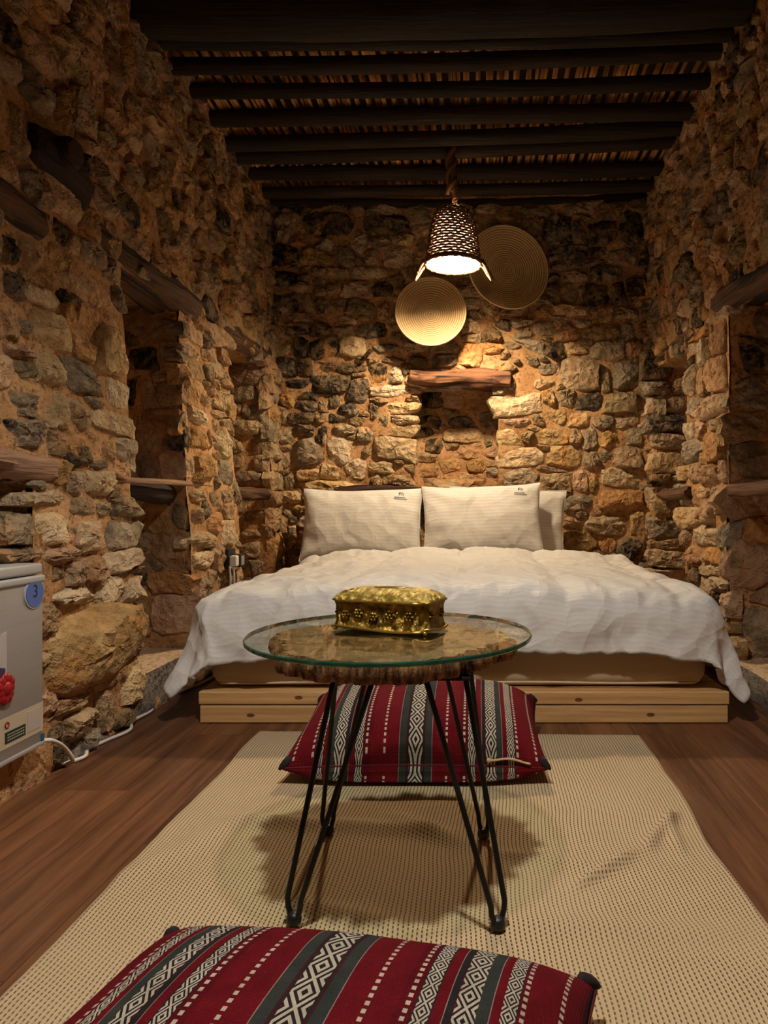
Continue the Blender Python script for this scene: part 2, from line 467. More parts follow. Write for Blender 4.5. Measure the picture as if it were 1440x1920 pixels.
T['K'] = (60, 1100, 4.8, """110 200 870 900 b;870 140 960 270 l;880 310 950 480;830 480 940 660;790 700 950 1060 l;540 930 720 1290;120 970 500 1130;240 1130 520 1370;110 1250 280 1380 d;420 1300 560 1440 g;160 1370 280 1690;720 1100 900 1250 d;560 760 780 900""")
T['jamb1'] = (200, 560, 4.5, """420 690 640 910;300 690 400 930 r;130 680 250 900 d;290 930 630 1080 r;260 1090 460 1290;460 1090 650 1290 d;450 370 640 520;210 420 420 600 d;490 190 640 300 d;230 1310 440 1510 g;440 1310 650 1550 r;380 1990 680 2280;330 2160 500 2300;380 2290 720 2510;370 2470 720 2820;560 1740 670 1920 d;260 1600 540 1700 r;260 1720 540 1960""")  # dark letters put some of the niche's shade into the stones
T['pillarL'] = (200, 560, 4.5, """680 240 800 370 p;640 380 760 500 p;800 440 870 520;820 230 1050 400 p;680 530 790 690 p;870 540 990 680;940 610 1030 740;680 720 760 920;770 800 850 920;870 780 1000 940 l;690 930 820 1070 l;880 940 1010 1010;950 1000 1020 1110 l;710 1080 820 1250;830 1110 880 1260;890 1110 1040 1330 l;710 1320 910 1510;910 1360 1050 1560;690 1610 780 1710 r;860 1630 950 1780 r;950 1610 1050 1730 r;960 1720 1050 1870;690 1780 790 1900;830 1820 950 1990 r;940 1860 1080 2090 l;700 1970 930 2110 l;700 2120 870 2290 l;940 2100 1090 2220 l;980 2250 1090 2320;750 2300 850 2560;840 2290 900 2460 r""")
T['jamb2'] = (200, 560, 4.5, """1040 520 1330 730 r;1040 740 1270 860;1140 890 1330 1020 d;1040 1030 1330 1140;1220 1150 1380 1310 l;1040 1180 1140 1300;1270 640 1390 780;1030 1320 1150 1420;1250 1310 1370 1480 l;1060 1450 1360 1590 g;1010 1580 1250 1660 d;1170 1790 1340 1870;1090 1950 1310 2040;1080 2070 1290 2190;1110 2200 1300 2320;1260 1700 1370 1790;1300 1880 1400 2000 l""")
T['pillarR'] = (1200, 560, 6.0, """590 100 710 320;820 130 1020 260 l;820 270 990 640 r;570 340 800 470 r;560 480 660 600 l;670 470 770 720 l;530 780 650 1080 l;660 780 770 1080;810 660 990 1050 r;540 1130 690 1310 l;700 1100 960 1340;540 1400 640 1590 l;640 1370 770 1570 r;780 1340 960 1480 g;530 1590 720 1830 g;740 1500 980 1830 r;460 1880 580 2040 l;581 1855 710 2080;710 1870 925 2090 r;437 2340 712 2590 l;712 2270 875 2555;487 2605 612 2767 r;625 2555 925 2780 l;550 2780 700 2970 r;537 3017 712 3280;700 3130 837 3355;837 3130 987 3320 l;700 2980 975 3117 l;800 3392 962 3680;975 3805 1087 4030""")

def boxes(key, dom):
    ox, oy, s, txt = T[key]
    out = []
    for row in txt.split(';'):
        q = row.split()
        x0, y0, x1, y1 = [float(t) for t in q[:4]]
        fl = q[4] if len(q) > 4 else ''
        cxp, cyp = ox + (x0+x1)/2/s, oy + (y0+y1)/2/s
        u, v = dom.uv(cxp, cyp)
        ua, _ = dom.uv(ox + x0/s, cyp)
        ub, _ = dom.uv(ox + x1/s, cyp)
        _, va = dom.uv(cxp, oy + y0/s)
        _, vb = dom.uv(cxp, oy + y1/s)
        out.append([(ua+ub)/2, v, abs(ub-ua)/2, abs(va-vb)/2, fl])
    return out

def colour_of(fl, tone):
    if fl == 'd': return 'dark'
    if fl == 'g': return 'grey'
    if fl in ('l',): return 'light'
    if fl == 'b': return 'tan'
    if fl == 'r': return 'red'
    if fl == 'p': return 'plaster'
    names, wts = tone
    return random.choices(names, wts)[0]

TONE_LOW = (['tan', 'light', 'grey', 'red', 'dark'], [5, 2, 2, 1.2, 0.6])
TONE_UP = (['plaster', 'tan', 'grey', 'red', 'dark'], [4, 3.2, 1.6, 1.2, 1.2])
TONE_NICHE = (['tan', 'dark', 'plaster', 'red', 'grey'], [3, 2, 3, 1.5, 1])

def lay_stones(dom, fixed, fill, tone, seed, area=None, proud=(0.022, 0.05), gap=0.006, tries=2500, size=(0.05, 0.11, 0.035, 0.065), depth=0.045):
    """fixed: outlines read from the photo; fill: (u0, u1, v0, v1) panels filled with more stones; returns (verts, faces, material, area)"""
    rs = np.random.RandomState(seed)
    S = [list(b) + [rs.uniform(2.3, 3.8), 0] for b in fixed]
    opens = OPEN[dom.kind] if dom in (LEFT, RIGHT, BACK) else []
    arr = np.array([[s[0], s[1], s[2], s[3]] for s in S]) if S else np.zeros((0, 4))
    for (u0, u1, v0, v1) in fill:
        n = int(tries*(u1-u0)*(v1-v0))
        for k in range(n):
            shrink = 1.0 if k < n*0.5 else (0.75 if k < n*0.8 else 0.5)
            a = rs.uniform(size[0], size[1])*shrink; b = rs.uniform(size[2], size[3])*shrink
            u, v = rs.uniform(u0, u1), rs.uniform(v0, v1)
            if any(o[0]-a*0.55 < u < o[1]+a*0.55 and o[2]-b*0.4 < v < o[3]+b*0.6 for o in opens): continue
            if len(arr):
                du = np.abs(arr[:, 0]-u)/(arr[:, 2]+a); dv = np.abs(arr[:, 1]-v)/(arr[:, 3]+b)
                if ((du**2.6 + dv**2.6)**(1/2.6)).min() < (0.95 if shrink == 1.0 else 0.88): continue
            S.append([u, v, a, b, '', rs.uniform(2.2, 3.6), 1])
            arr = np.vstack([arr, [u, v, a, b]])
    out = []
    NA = 24
    th = 2*PI*np.arange(NA)/NA
    ts = np.linspace(0.12, 1.34, 30)
    ex = np.array([s[5] for s in S])
    mn = np.minimum(arr[:, 2], arr[:, 3])
    for i, s in enumerate(S):
        u, v, a, b, fl, p, gen = s
        rot = rs.uniform(-0.16, 0.16)
        c, sn = np.cos(th), np.sin(th)
        K = rs.randint(1, 4)
        ph_ = np.concatenate([np.arange(4)*PI/2 + rs.uniform(-0.24, 0.24, 4), rs.uniform(0, 2*PI, K)])
        dk = np.concatenate([rs.uniform(0.93, 1.06, 4), rs.uniform(0.98, 1.2, K)])
        rad = np.min(dk[:, None]/np.maximum(np.cos(th[None]-ph_[:, None]), 0.15), 0)
        rad = np.minimum(rad, 1.32/(np.abs(c)**6 + np.abs(sn)**6)**(1/6))
        ca, sa = math.cos(rot), math.sin(rot)
        dxu, dxv = rad*c*a, rad*sn*b
        du, dv = dxu*ca - dxv*sa, dxu*sa + dxv*ca
        tmax = (1.28 if gen else 1.12)*(1 + 0.06*vnoise(np.stack([c*1.3+i*3.1, sn*1.3, 0*c+seed], 1), 3))
        near = [j for j in range(len(S)) if j != i and abs(arr[j, 0]-u) < (a+arr[j, 2])*1.3+0.02 and abs(arr[j, 1]-v) < (b+arr[j, 3])*1.3+0.02]
        pu = u + du[:, None]*ts[None]; pv = v + dv[:, None]*ts[None]
        ok = np.ones(pu.shape, bool)
        si = (ts[None]-1)*mn[i]
        for j in near:
            dj = (np.abs((pu-arr[j, 0])/arr[j, 2])**ex[j] + np.abs((pv-arr[j, 1])/arr[j, 3])**ex[j])**(1/ex[j])
            ok &= (dj-1)*mn[j] > si + gap
        ok &= ts[None] <= tmax[:, None]
        bad = ~ok
        first = np.where(bad.any(1), bad.argmax(1), len(ts)-1)
        t = ts[np.maximum(first-1, 0)]
        t = np.minimum(t, 0.5*(np.roll(t, 1)+np.roll(t, -1))+0.14)
        t = t*(1 + rs.uniform(-0.05, 0.05, NA))
        if t.mean() < 0.38: continue
        ou, ov = du*t, dv*t
        h = rs.uniform(*proud)*min(1.25, 0.55 + 5.5*math.sqrt(a*b))
        if fl == 'b': h = 0.085
        if fl == 'p': h *= 0.6
        tilt = rs.uniform(-0.38, 0.38, 2)
        planes = [(rs.uniform(0, 2*PI), rs.uniform(1.5, 2.4), rs.uniform(0.9, 2.0)) for _ in range(4)]
        # ledge-like top: more stones lean out at the bottom or the top
        rings = [(1.05, -1), (1.0, 0.45), (0.94, 0.88), (0.76, 1.0), (0.45, 1.0), (0.16, 1.0)]
        V, Fc = [], []
        for (k, lev) in rings:
            qu, qv = ou*k, ov*k
            if lev < 0:
                d = np.full(NA, -depth)
            else:
                nu_, nv_ = qu/a, qv/b
                d = h*(1 + tilt[0]*nu_ + tilt[1]*nv_)
                for (ph, off, sl) in planes:
                    d = np.minimum(d, h*(off - sl*(nu_*math.cos(ph) + nv_*math.sin(ph))))
                d = np.maximum(d, 0.15*h)*lev
                d = d + (0.30*fbm(np.stack([(u+qu)*1.0, (v+qv)*1.6, 0*qu+i*0.37], 1), 20, 3, seed) + 0.14*rs.uniform(-1, 1, NA))*min(h, 0.04)*min(1, lev*1.2)
            jit = 0.035*rs.uniform(-1, 1, (2, NA))*min(a, b) if lev >= 0.8 else np.zeros((2, NA))
            V.append(dom.map(u+qu+jit[0], v+qv+jit[1], d))
        nr = len(rings)
        V = np.concatenate(V + [V[-1].mean(0, keepdims=True)])
        for r_ in range(nr-1):
            for j in range(NA):
                j2 = (j+1) % NA
                Fc.append((r_*NA+j, r_*NA+j2, (r_+1)*NA+j2, (r_+1)*NA+j))
        for j in range(NA):
            Fc.append(((nr-1)*NA+j, (nr-1)*NA+(j+1) % NA, nr*NA))
        out.append((V, Fc, colour_of(fl, tone), 0))
    return out

def px_area(V):
    ok = V[:, 1] > 0.05
    if not ok.any(): return 0
    x = CX + F*V[ok, 0]/V[ok, 1]; y = CY - F*(V[ok, 2]-H)/V[ok, 1]
    x = np.clip(x, 0, 1440); y = np.clip(y, 0, 1920)
    return (x.max()-x.min())*(y.max()-y.min())

def place_stones(parent, stones, limit=300):
    stones = sorted(stones, key=lambda s: -px_area(s[0]))
    rest = MB()
    keys = list(M.keys())
    for k, (V, Fc, mat, _) in enumerate(stones):
        if k < limit:
            c = V.mean(0)
            me = bpy.data.meshes.new('stone')
            me.from_pydata((V - c).tolist(), [], Fc)
            me.materials.append(M[mat])
            me.polygons.foreach_set('use_smooth', [True]*len(me.polygons))
            me.set_sharp_from_angle(angle=math.radians(38))
            o = bpy.data.objects.new('stone', me)
            COL.objects.link(o)
            o.location = c
            o.parent = parent
        else:
            rest.add(V, Fc, 0 if mat in ('tan', 'light', 'red') else (1 if mat == 'plaster' else 2))
    if rest.v:
        o = rest.build('small_stones', [M['tan'], M['plaster'], M['grey']], parent, True, 38)
        tag(o, 'further small stones of the wall', kind='stuff')

st = []
fb = []
for k in 'ABCDEFG': fb += boxes(k, BACK)
st += lay_stones(BACK, fb, [(-1.38, 1.12, 0.35, 2.72)], TONE_LOW, 3, tries=1500)
st += lay_stones(Dom('back', YB+0.26), boxes('niche', Dom('back', YB+0.26)), [(-0.44, 0.12, 0.93, 1.5)], TONE_NICHE, 5, tries=500, proud=(0.015, 0.03))
place_stones(wall_back, st)

st = []
fb = []
for k in 'HIJK': fb += boxes(k, LEFT)
fb += boxes('pillarL', LEFT)
st += lay_stones(LEFT, fb, [(1.0, 4.6, 1.1, 2.85), (1.95, 2.58, 0.05, 1.1), (3.12, 3.74, 0.16, 1.1), (4.40, 4.6, 0.05, 1.1)], TONE_UP, 13, tries=1500, size=(0.045, 0.11, 0.045, 0.085), proud=(0.02, 0.048))
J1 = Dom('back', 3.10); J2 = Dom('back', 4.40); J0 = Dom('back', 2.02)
st += lay_stones(J1, boxes('jamb1', J1), [(-1.85, -1.36, 0.2, 1.6)], (['dark', 'red', 'grey', 'tan'], [2, 2, 1, 2]), 17, tries=700, proud=(0.010, 0.022))  # dark-weighted mix: niche shade put into the stone colour
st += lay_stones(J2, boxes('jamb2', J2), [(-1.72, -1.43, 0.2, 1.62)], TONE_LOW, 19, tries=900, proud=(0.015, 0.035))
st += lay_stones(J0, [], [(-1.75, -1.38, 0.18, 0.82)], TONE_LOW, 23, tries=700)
place_stones(wall_left, st)

st = []
st += lay_stones(RIGHT, boxes('pillarR', RIGHT), [(1.0, 4.6, 1.72, 2.85), (3.12, 4.6, 0.1, 1.72), (1.0, 1.95, 0.05, 1.72)], TONE_UP, 29, tries=1500, size=(0.045, 0.11, 0.04, 0.08), proud=(0.02, 0.048))
K1 = Dom('back', 3.12); K2 = Dom('back', 4.40)
st += lay_stones(K2, boxes('jambR', K2), [(1.2, 1.48, 0.15, 1.6)], TONE_LOW, 31, tries=700)
st += lay_stones(K1, [], [(1.2, 1.58, 0.12, 1.62)], (['dark', 'red', 'grey', 'tan'], [3, 2, 2, 1]), 37, tries=1500, size=(0.07, 0.14, 0.05, 0.10), proud=(0.015, 0.03))  # stones weighted dark, the recess shade put into their colour
place_stones(wall_right, st)

# ------------------------------------------------------------------ ledges and wood set in the walls
def log(name, p0, p1, r, mat, parent, seed=0, n=40, sides=18, amp=0.22, bend=0.0, flat=1.0):
    p0, p1 = Vector(p0), Vector(p1)
    rs = np.random.RandomState(seed)
    ax = (p1-p0).normalized()
    a = Vector((0, 0, 1)) - ax*ax.z; a.normalize()
    b = ax.cross(a)
    L = (p1-p0).length
    mb = MB()
    ph = rs.uniform(0, 6.28, 4)
    tt, jj = np.meshgrid(np.linspace(0, 1, n+1), np.arange(sides), indexing='ij')
    tt, th_ = tt.ravel(), 2*PI*jj.ravel()/sides
    e = np.where((tt < 1e-6) | (tt > 1-1e-6), 0.80, 1.0)
    q = np.stack([tt*L*3, np.cos(th_)*1.2+seed, np.sin(th_)*1.2], 1)
    q2 = np.stack([tt*L*4, np.cos(th_)*4+seed, np.sin(th_)*4], 1)
    rr = r*e*(1 + amp*1.5*fbm(q, 1.0, 3, seed+5) + amp*1.1*fbm(q2, 1.0, 3, seed+15))
    A, B = np.array(a), np.array(b)
    C = np.array(p0)[None]*(1-tt)[:, None] + np.array(p1)[None]*tt[:, None]
    C = C + A[None]*(bend*np.sin(PI*tt) + 0.18*r*np.sin(5*tt+ph[0]))[:, None] + B[None]*(0.18*r*np.sin(4*tt+ph[1]))[:, None]
    V = (C + A[None]*(rr*np.sin(th_)*flat)[:, None] + B[None]*(rr*np.cos(th_))[:, None]).tolist()
    Fc = []
    for i in range(n):
        for j in range(sides):
            Fc.append((i*sides+j, i*sides+(j+1) % sides, (i+1)*sides+(j+1) % sides, (i+1)*sides+j))
    Fc.append(tuple(reversed(range(sides)))); Fc.append(tuple(n*sides+j for j in range(sides)))
    mb.add(V, Fc)
    return mb.build(name, mat, parent, True, 55)

def xl(z): return float(XL(z))
# left wall
log('lintel_log', (xl(1.68)-0.035, 2.32, 1.735), (xl(1.66)-0.02, 3.30, 1.665), 0.062, M['lintel_y'], wall_left, 3, flat=1.0)
log('lintel_log', (xl(1.7)-0.09, 2.42, 1.70), (xl(1.7)-0.09, 3.34, 1.68), 0.06, M['lintel_y'], wall_left, 4)
log('lintel_log', (xl(1.68)-0.02, 3.64, 1.67), (xl(1.7)-0.02, 4.46, 1.735), 0.05, M['lintel_y'], wall_left, 5)
log('lintel_log', (xl(0.9)-0.015, 0.9, 0.905), (xl(0.9)-0.015, 2.15, 0.885), 0.058, M['log_pale'], wall_left, 6, flat=0.85)
log('lintel_log', (xl(1.66)-0.03, 1.3, 1.67), (xl(1.63)-0.02, 2.14, 1.615), 0.055, M['lintel_y'], wall_left, 7)
log('log_stub', (xl(1.85)+0.0, 2.08, 1.86), (xl(1.82)+0.0, 2.36, 1.80), 0.062, M['burnt'], wall_left, 8, n=12, amp=0.3)
log('log_stub', (xl(1.85)-0.05, 2.20, 1.86), (xl(1.83)+0.10, 2.18, 1.86), 0.045, M['burnt'], wall_left, 9, n=8, amp=0.25)
log('tie_stick', (xl(0.87)+0.0, 2.50, 0.868), (xl(0.87)+0.0, 3.42, 0.872), 0.011, M['log_pale'], wall_left, 10, sides=8)
log('tie_log', (xl(0.85)-0.07, 2.45, 0.835), (xl(0.85)-0.07, 3.30, 0.835), 0.04, M['burnt'], wall_left, 11)
log('tie_log', (xl(0.85)-0.05, 3.60, 0.84), (xl(0.85)-0.03, 4.46, 0.85), 0.035, M['lintel_y'], wall_left, 12)
# right wall
log('lintel_log', (XR+0.03, 2.2, 1.60), (XR+0.02, 3.28, 1.705), 0.055, M['lintel_y'], wall_right, 13)
log('lintel_log', (XR+0.09, 2.2, 1.66), (XR+0.09, 3.25, 1.70), 0.055, M['burnt'], wall_right, 14)
log('lintel_log', (XR+0.03, 3.64, 1.665), (XR+0.03, 4.45, 1.70), 0.05, M['lintel_y'], wall_right, 15)
log('tie_log', (XR+0.01, 2.3, 0.850), (XR+0.01, 3.22, 0.845), 0.030, M['lintel_y'], wall_right, 16)
log('tie_log', (XR-0.03, 3.62, 0.835), (XR+0.03, 4.42, 0.845), 0.034, M['lintel_y'], wall_right, 17)
# back wall
log('lintel_log', at(768, 706, YB-0.03), at(958, 712, YB-0.02), 0.050, M['lintel'], wall_back, 18, n=70, amp=0.42)
log('lintel_log', at(765, 712, YB+0.10), at(950, 712, YB+0.10), 0.06, M['lintel'], wall_back, 19)
log('wooden_peg', at(697, 655, YB+0.03), at(690, 664, YB-0.10), 0.016, M['burnt'], wall_back, 20, n=6, sides=8)
log('wooden_peg', at(1043, 657, YB+0.03), at(1030, 664, YB-0.10), 0.019, M['headboard'], wall_back, 21, n=6, sides=8)

def plank(name, x0, x1, z0, z1, y0, y1, mat, parent, seed):
    n = 26
    V, Fc = [], []
    rs = np.random.RandomState(seed)
    for i in range(n+1):
        x = x0 + (x1-x0)*i/n
        o1, o2 = 0.008*math.sin(7*i/n+seed)+0.004*rs.uniform(-1, 1), 0.006*math.sin(5*i/n)+0.004*rs.uniform(-1, 1)
        for (y, z) in ((y0, z0+o1), (y0-0.006, (z0+z1)/2), (y0, z1+o2), (y1, z1+o2), (y1, z0+o1)):
            V.append((x, y, z))
    for i in range(n):
        for j in range(5):
            Fc.append((i*5+j, i*5+(j+1) % 5, (i+1)*5+(j+1) % 5, (i+1)*5+j))
    Fc += [(0, 1, 2, 3, 4), tuple(n*5+j for j in (4, 3, 2, 1, 0))]
    mb = MB(); mb.add(V, Fc)
    return mb.build(name, mat, parent, True, 40, 0.004)
plank('sill_plank', -0.90, -0.345, 0.79, 0.905, 4.545, 4.66, M['headboard'], wall_back, 1)
plank('sill_plank', -0.34, 0.16, 0.79, 0.888, 4.555, 4.66, M['headboard'], wall_back, 2)

def ledge(name, lo, hi, mat, parent, seed):
    nx, ny = max(3, int((hi[0]-lo[0])/0.04)+1), max(3, int((hi[1]-lo[1])/0.05)+1)
    A, B = np.meshgrid(np.linspace(lo[0], hi[0], nx), np.linspace(lo[1], hi[1], ny), indexing='ij')
    P = np.stack([A.ravel(), B.ravel(), np.full(A.size, hi[2])], 1)
    P[:, 2] += 0.008*fbm(P, 5, 3, seed)
    mb = MB(); mb.add(P, grid_faces(nx, ny))
    b = [(lo[0], lo[1]), (hi[0], lo[1]), (hi[0], hi[1]), (lo[0], hi[1])]
    idx = [0, (nx-1)*ny, nx*ny-1, ny-1]
    s0 = len(mb.v)
    return mb, P, nx, ny
def ledge_block(name, lo, hi, top, side, parent, seed):
    mb, P, nx, ny = ledge(name, lo, hi, top, parent, seed)
    def strip(ids):
        V = [tuple(P[k]) for k in ids] + [(P[k][0]+0.008*math.sin(k*1.7), P[k][1], lo[2]) for k in ids]
        n = len(ids)
        mb.add(V, [(i, i+1, n+i+1, n+i) for i in range(n-1)], 1)
    strip([(nx-1)*ny+j for j in range(ny)]); strip([j for j in range(ny)])
    strip([i*ny for i in range(nx)]); strip([i*ny+ny-1 for i in range(nx)])
    return mb.build(name, [top, side], parent, True, 50)
ledge_block('niche_ledge', (-1.80, 2.52, 0.0), (-1.235, 3.32, 0.155), M['ledge'], M['cement'], wall_left, 1)
ledge_block('niche_ledge', (-1.75, 3.6, 0.0), (-1.25, 4.42, 0.155), M['ledge'], M['cement'], wall_left, 2)
ledge_block('recess_ledge', (-1.85, 0.7, 0.0), (-1.235, 2.05, 0.10), M['ledge'], M['mortar'], wall_left, 3)
ledge_block('niche_ledge', (1.085, 2.0, 0.0), (1.65, 3.2, 0.11), M['ledge'], M['cement'], wall_right, 4)

# skirting of cement along the left wall foot
mb = MB()
ys = np.linspace(1.9, 4.5, 60)
for a, b in ((0, 0),):
    V = []
    for y in ys:
        n = 0.012*math.sin(9*y)+0.01*math.sin(23*y)
        V += [(-1.243+n, y, 0.0), (-1.255+n, y, 0.045+0.012*math.sin(13*y)), (-1.30, y, 0.085+0.02*math.sin(7*y))]
    mb.add(V, [(i*3+k, (i+1)*3+k, (i+1)*3+k+1, i*3+k+1) for i in range(len(ys)-1) for k in (0, 1)])
o = mb.build('trim_1', M['cement'], None, True)
tag(o, 'rough cement foot along the left stone wall', 'trim', kind='structure')

# ------------------------------------------------------------------ ceiling
mb = MB(); mb.box((-1.9, Y0, 2.93), (1.7, YB+0.2, 3.0))
ceiling = mb.build('ceiling', M['dark_gap'], None, False)
tag(ceiling, 'dark ceiling of round timber beams carrying orange reeds', 'ceiling', kind='structure')
def zc(x): return 2.742 + 0.028*(x + 1.38)       # roof rises to the right
edges = [(-6, 68), (71, 98), (100, 129), (153, 183), (209, 242), (250, 275), (279, 302), (318, 341), (345, 364), (372, 393)]
beams = []
for (ya, yb) in edges:
    dz = zc(-0.45) - 0.02 - H
    Y = dz*F/(CY - (ya+yb)/2)
    ca2 = 1/(1+(dz/Y)**2)
    beams.append((Y, (0.54 if ya in (153, 209) else 0.64)*(yb-ya)*ca2/F*math.hypot(Y, dz), 0.0))
beams += [(2.5, 0.05, 0), (2.15, 0.05, 0), (1.8, 0.05, 0), (1.4, 0.05, 0), (1.0, 0.05, 0), (0.5, 0.05, 0), (0.0, 0.05, 0)]
for k, (y, r, up) in enumerate(beams):
    log('beam', (-1.62, y, zc(-1.5)+0.02*math.sin(k*2.1)+up), (1.36, y+0.03*math.sin(k), zc(1.2)+0.015*math.sin(k*1.3)+up), r, M['beam'], ceiling, 40+k, n=44, sides=14, amp=0.07, bend=-0.02)
# reeds: four shared shapes
reed_me = []
for k in range(4):
    mb = MB()
    L0, L1 = 2.2, YB+0.1
    nseg = 26
    pts, rr = [], []
    for i in range(nseg+1):
        t = i/nseg
        pts.append((0.003*math.sin(9*t+k), L0 + (L1-L0)*t, 0.004*math.sin(6*t+k*2)))
        rr.append(0.0088*(1+0.12*math.sin(31*t+k)) * (1.12 if i % 5 == 0 else 1))
    mb.tube(pts, rr, 7)
    tmp = mb.build('reed', M['reed'])
    reed_me.append(tmp.data)
    bpy.data.objects.remove(tmp)
x = -1.60
k = 0
while x < 1.30:
    o = bpy.data.objects.new('reed', reed_me[k % 4])
    COL.objects.link(o)
    o.location = (x, 0, zc(x) + 0.052 + 0.005*math.sin(k*3.7))
    o.rotation_euler = (0, 0, 0.006*math.sin(k*1.9))
    o.parent = ceiling
    x += 0.0185 + 0.003*math.sin(k*2.3)
    k += 1

# ------------------------------------------------------------------ floor planks
mb = MB(); mb.box((-1.9, Y0, -0.06), (1.7, YB+0.3, -0.006))
floor = mb.build('floor', M['dark_gap'], None, False)
tag(floor, 'red-brown wood plank floor', 'floor', kind='structure')
PW = 0.185
k = 0
x = -1.88
row = 0
while x < 1.66:
    y = Y0 + (row*0.47) % 1.25 - 1.25
    while y < YB:
        a, b = max(y, Y0), min(y + 1.25, YB+0.25)
        if b - a > 0.02:
            mb = MB(); mb.box((x+0.0006, a+0.0006, -0.012), (x+PW-0.0006, b-0.0006, 0.0))
            o = mb.build('floor_plank', M['floor'], floor, False)
        y += 1.25
    x += PW
    row += 1

# ------------------------------------------------------------------ fabrics
def fabric(name, col, stripes=None, sdir=0, rough=0.85, bump=0.25, bscale=60, sheen=0.2, amp=0.1, crease=0.0):
    m = NT(name, rough, 0.2)
    p = m.pos()
    n1 = m.noise(p, bscale, 4, 0.6)
    c = col
    if stripes:
        uv = m.n('ShaderNodeUVMap').outputs[0]
        sp = m.n('ShaderNodeSeparateXYZ'); m.l(uv, sp.inputs[0])
        wv = m.math('FRACT', m.math('MULTIPLY', sp.outputs[sdir], stripes))
        f = m.math('MULTIPLY', m.smooth(wv, 0.42, 0.5), m.math('SUBTRACT', 1.0, m.smooth(wv, 0.92, 1.0)))
        c = m.mix(f, [x*(1-amp) for x in col], [min(x*1.03, 0.92) for x in col])
        m.put(m.b.inputs['Roughness'], m.math('MULTIPLY_ADD', f, -0.25, 0.78))
    m.color(c)
    m.b.inputs['Sheen Weight'].default_value = sheen
    b0 = m.bump(n1, bump, 0.004)
    if crease:
        wv = m.noise(p, 3.0, 2)
        q = m.n('ShaderNodeVectorMath', operation='ADD'); m.l(m.pos((1.0, 0.75, 1.0)), q.inputs[0])
        cb = m.n('ShaderNodeCombineXYZ'); m.put(cb.inputs[0], m.math('MULTIPLY', wv, 0.25)); m.put(cb.inputs[1], m.math('MULTIPLY', wv, -0.2)); m.l(cb.outputs[0], q.inputs[1])
        hs_ = []
        for sc_ in (5.0, 12.0):
            vo = m.n('ShaderNodeTexVoronoi'); vo.feature = 'F1'; m.l(q.outputs[0], vo.inputs['Vector']); vo.inputs['Scale'].default_value = sc_
            hs_.append(vo.outputs['Distance'])
        hh = m.math('ADD', hs_[0], m.math('MULTIPLY', hs_[1], 0.4))
        m.bump(hh, crease, 0.042, b0)
    return m.mat
M['duvet'] = fabric('white_striped_cotton', (0.66, 0.645, 0.62), 104.0, 1, amp=0.035, crease=0.75)
M['pillowcase'] = fabric('white_satin_stripe_pillowcase', (0.70, 0.675, 0.635), 22.0, 1, amp=0.06, crease=0.4)
M['sheet'] = fabric('beige_fitted_sheet', (0.60, 0.48, 0.33))
M['ink'] = plain('dark_embroidery', (0.02, 0.018, 0.03), 0.8)

def surf(name, fn, nu, nv, mat, parent=None, close_v=False, smooth=True):
    u = np.linspace(0, 1, nu); v = np.linspace(0, 1, nv)
    A, B = np.meshgrid(u, v, indexing='ij')
    P = fn(A.ravel(), B.ravel())
    me = bpy.data.meshes.new(name)
    me.from_pydata(P.tolist(), [], grid_faces(nu, nv))
    lay = me.uv_layers.new(name='UVMap')
    li = np.zeros(len(me.loops), int); me.loops.foreach_get('vertex_index', li)
    uv = np.stack([A.ravel()[li], B.ravel()[li]], 1).astype(np.float32)
    lay.data.foreach_set('uv', uv.ravel())
    me.materials.append(mat)
    if smooth: me.polygons.foreach_set('use_smooth', [True]*len(me.polygons))
    me.update()
    return link(name, me, None, parent)

# ------------------------------------------------------------------ bed platform
BX0, BX1, BY0, BY1 = -1.0, 0.886, 2.52, 4.54
plat = empty('bed_platform', ((BX0+BX1)/2, (BY0+BY1)/2, 0))
tag(plat, 'low varnished pine bed platform under the mattress', 'bed platform')
nb = 14
for i in range(nb):
    a = BY0 + (BY1-BY0)*i/nb; b = BY0 + (BY1-BY0)*(i+1)/nb - 0.004
    mb = MB(); mb.box((BX0, a, 0.068), (BX1, b, 0.114))
    mb.build('deck_board', M['pine'], plat, False, bevel=0.004)
mb = MB(); mb.box((BX0+0.004, BY0+0.004, 0.002), (0.17, BY0+0.034, 0.064)); mb.build('front_board', M['pine'], plat, False, bevel=0.003)
mb = MB(); mb.box((0.172, BY0+0.004, 0.002), (BX1-0.004, BY0+0.034, 0.064)); mb.build('front_board', M['pine'], plat, False, bevel=0.003)
for sx in (BX0+0.004, BX1-0.034):
    mb = MB(); mb.box((sx, BY0+0.036, 0.002), (sx+0.03, BY1, 0.064)); mb.build('side_board', M['pine'], plat, False, bevel=0.003)
M['knot'] = plain('wood_knot', (0.16, 0.06, 0.02), 0.6)
for (px, py, y) in ((1085, 1312, BY0), (470, 1341, BY0+0.004), (560, 1308, BY0), (1220, 1340, BY0+0.004), (980, 1305, BY0)):
    c = at(px, py, y)
    mb = MB(); mb.lathe([(0.0001, 0), (0.004, 0), (0.009, 0)], 14, Matrix.Translation((c.x, y-0.0006, c.z)) @ Matrix.Rotation(PI/2, 4, 'X') @ Matrix.Diagonal((1.6, 0.75, 1, 1)))
    mb.build('wood_knot', M['knot'], plat, False)

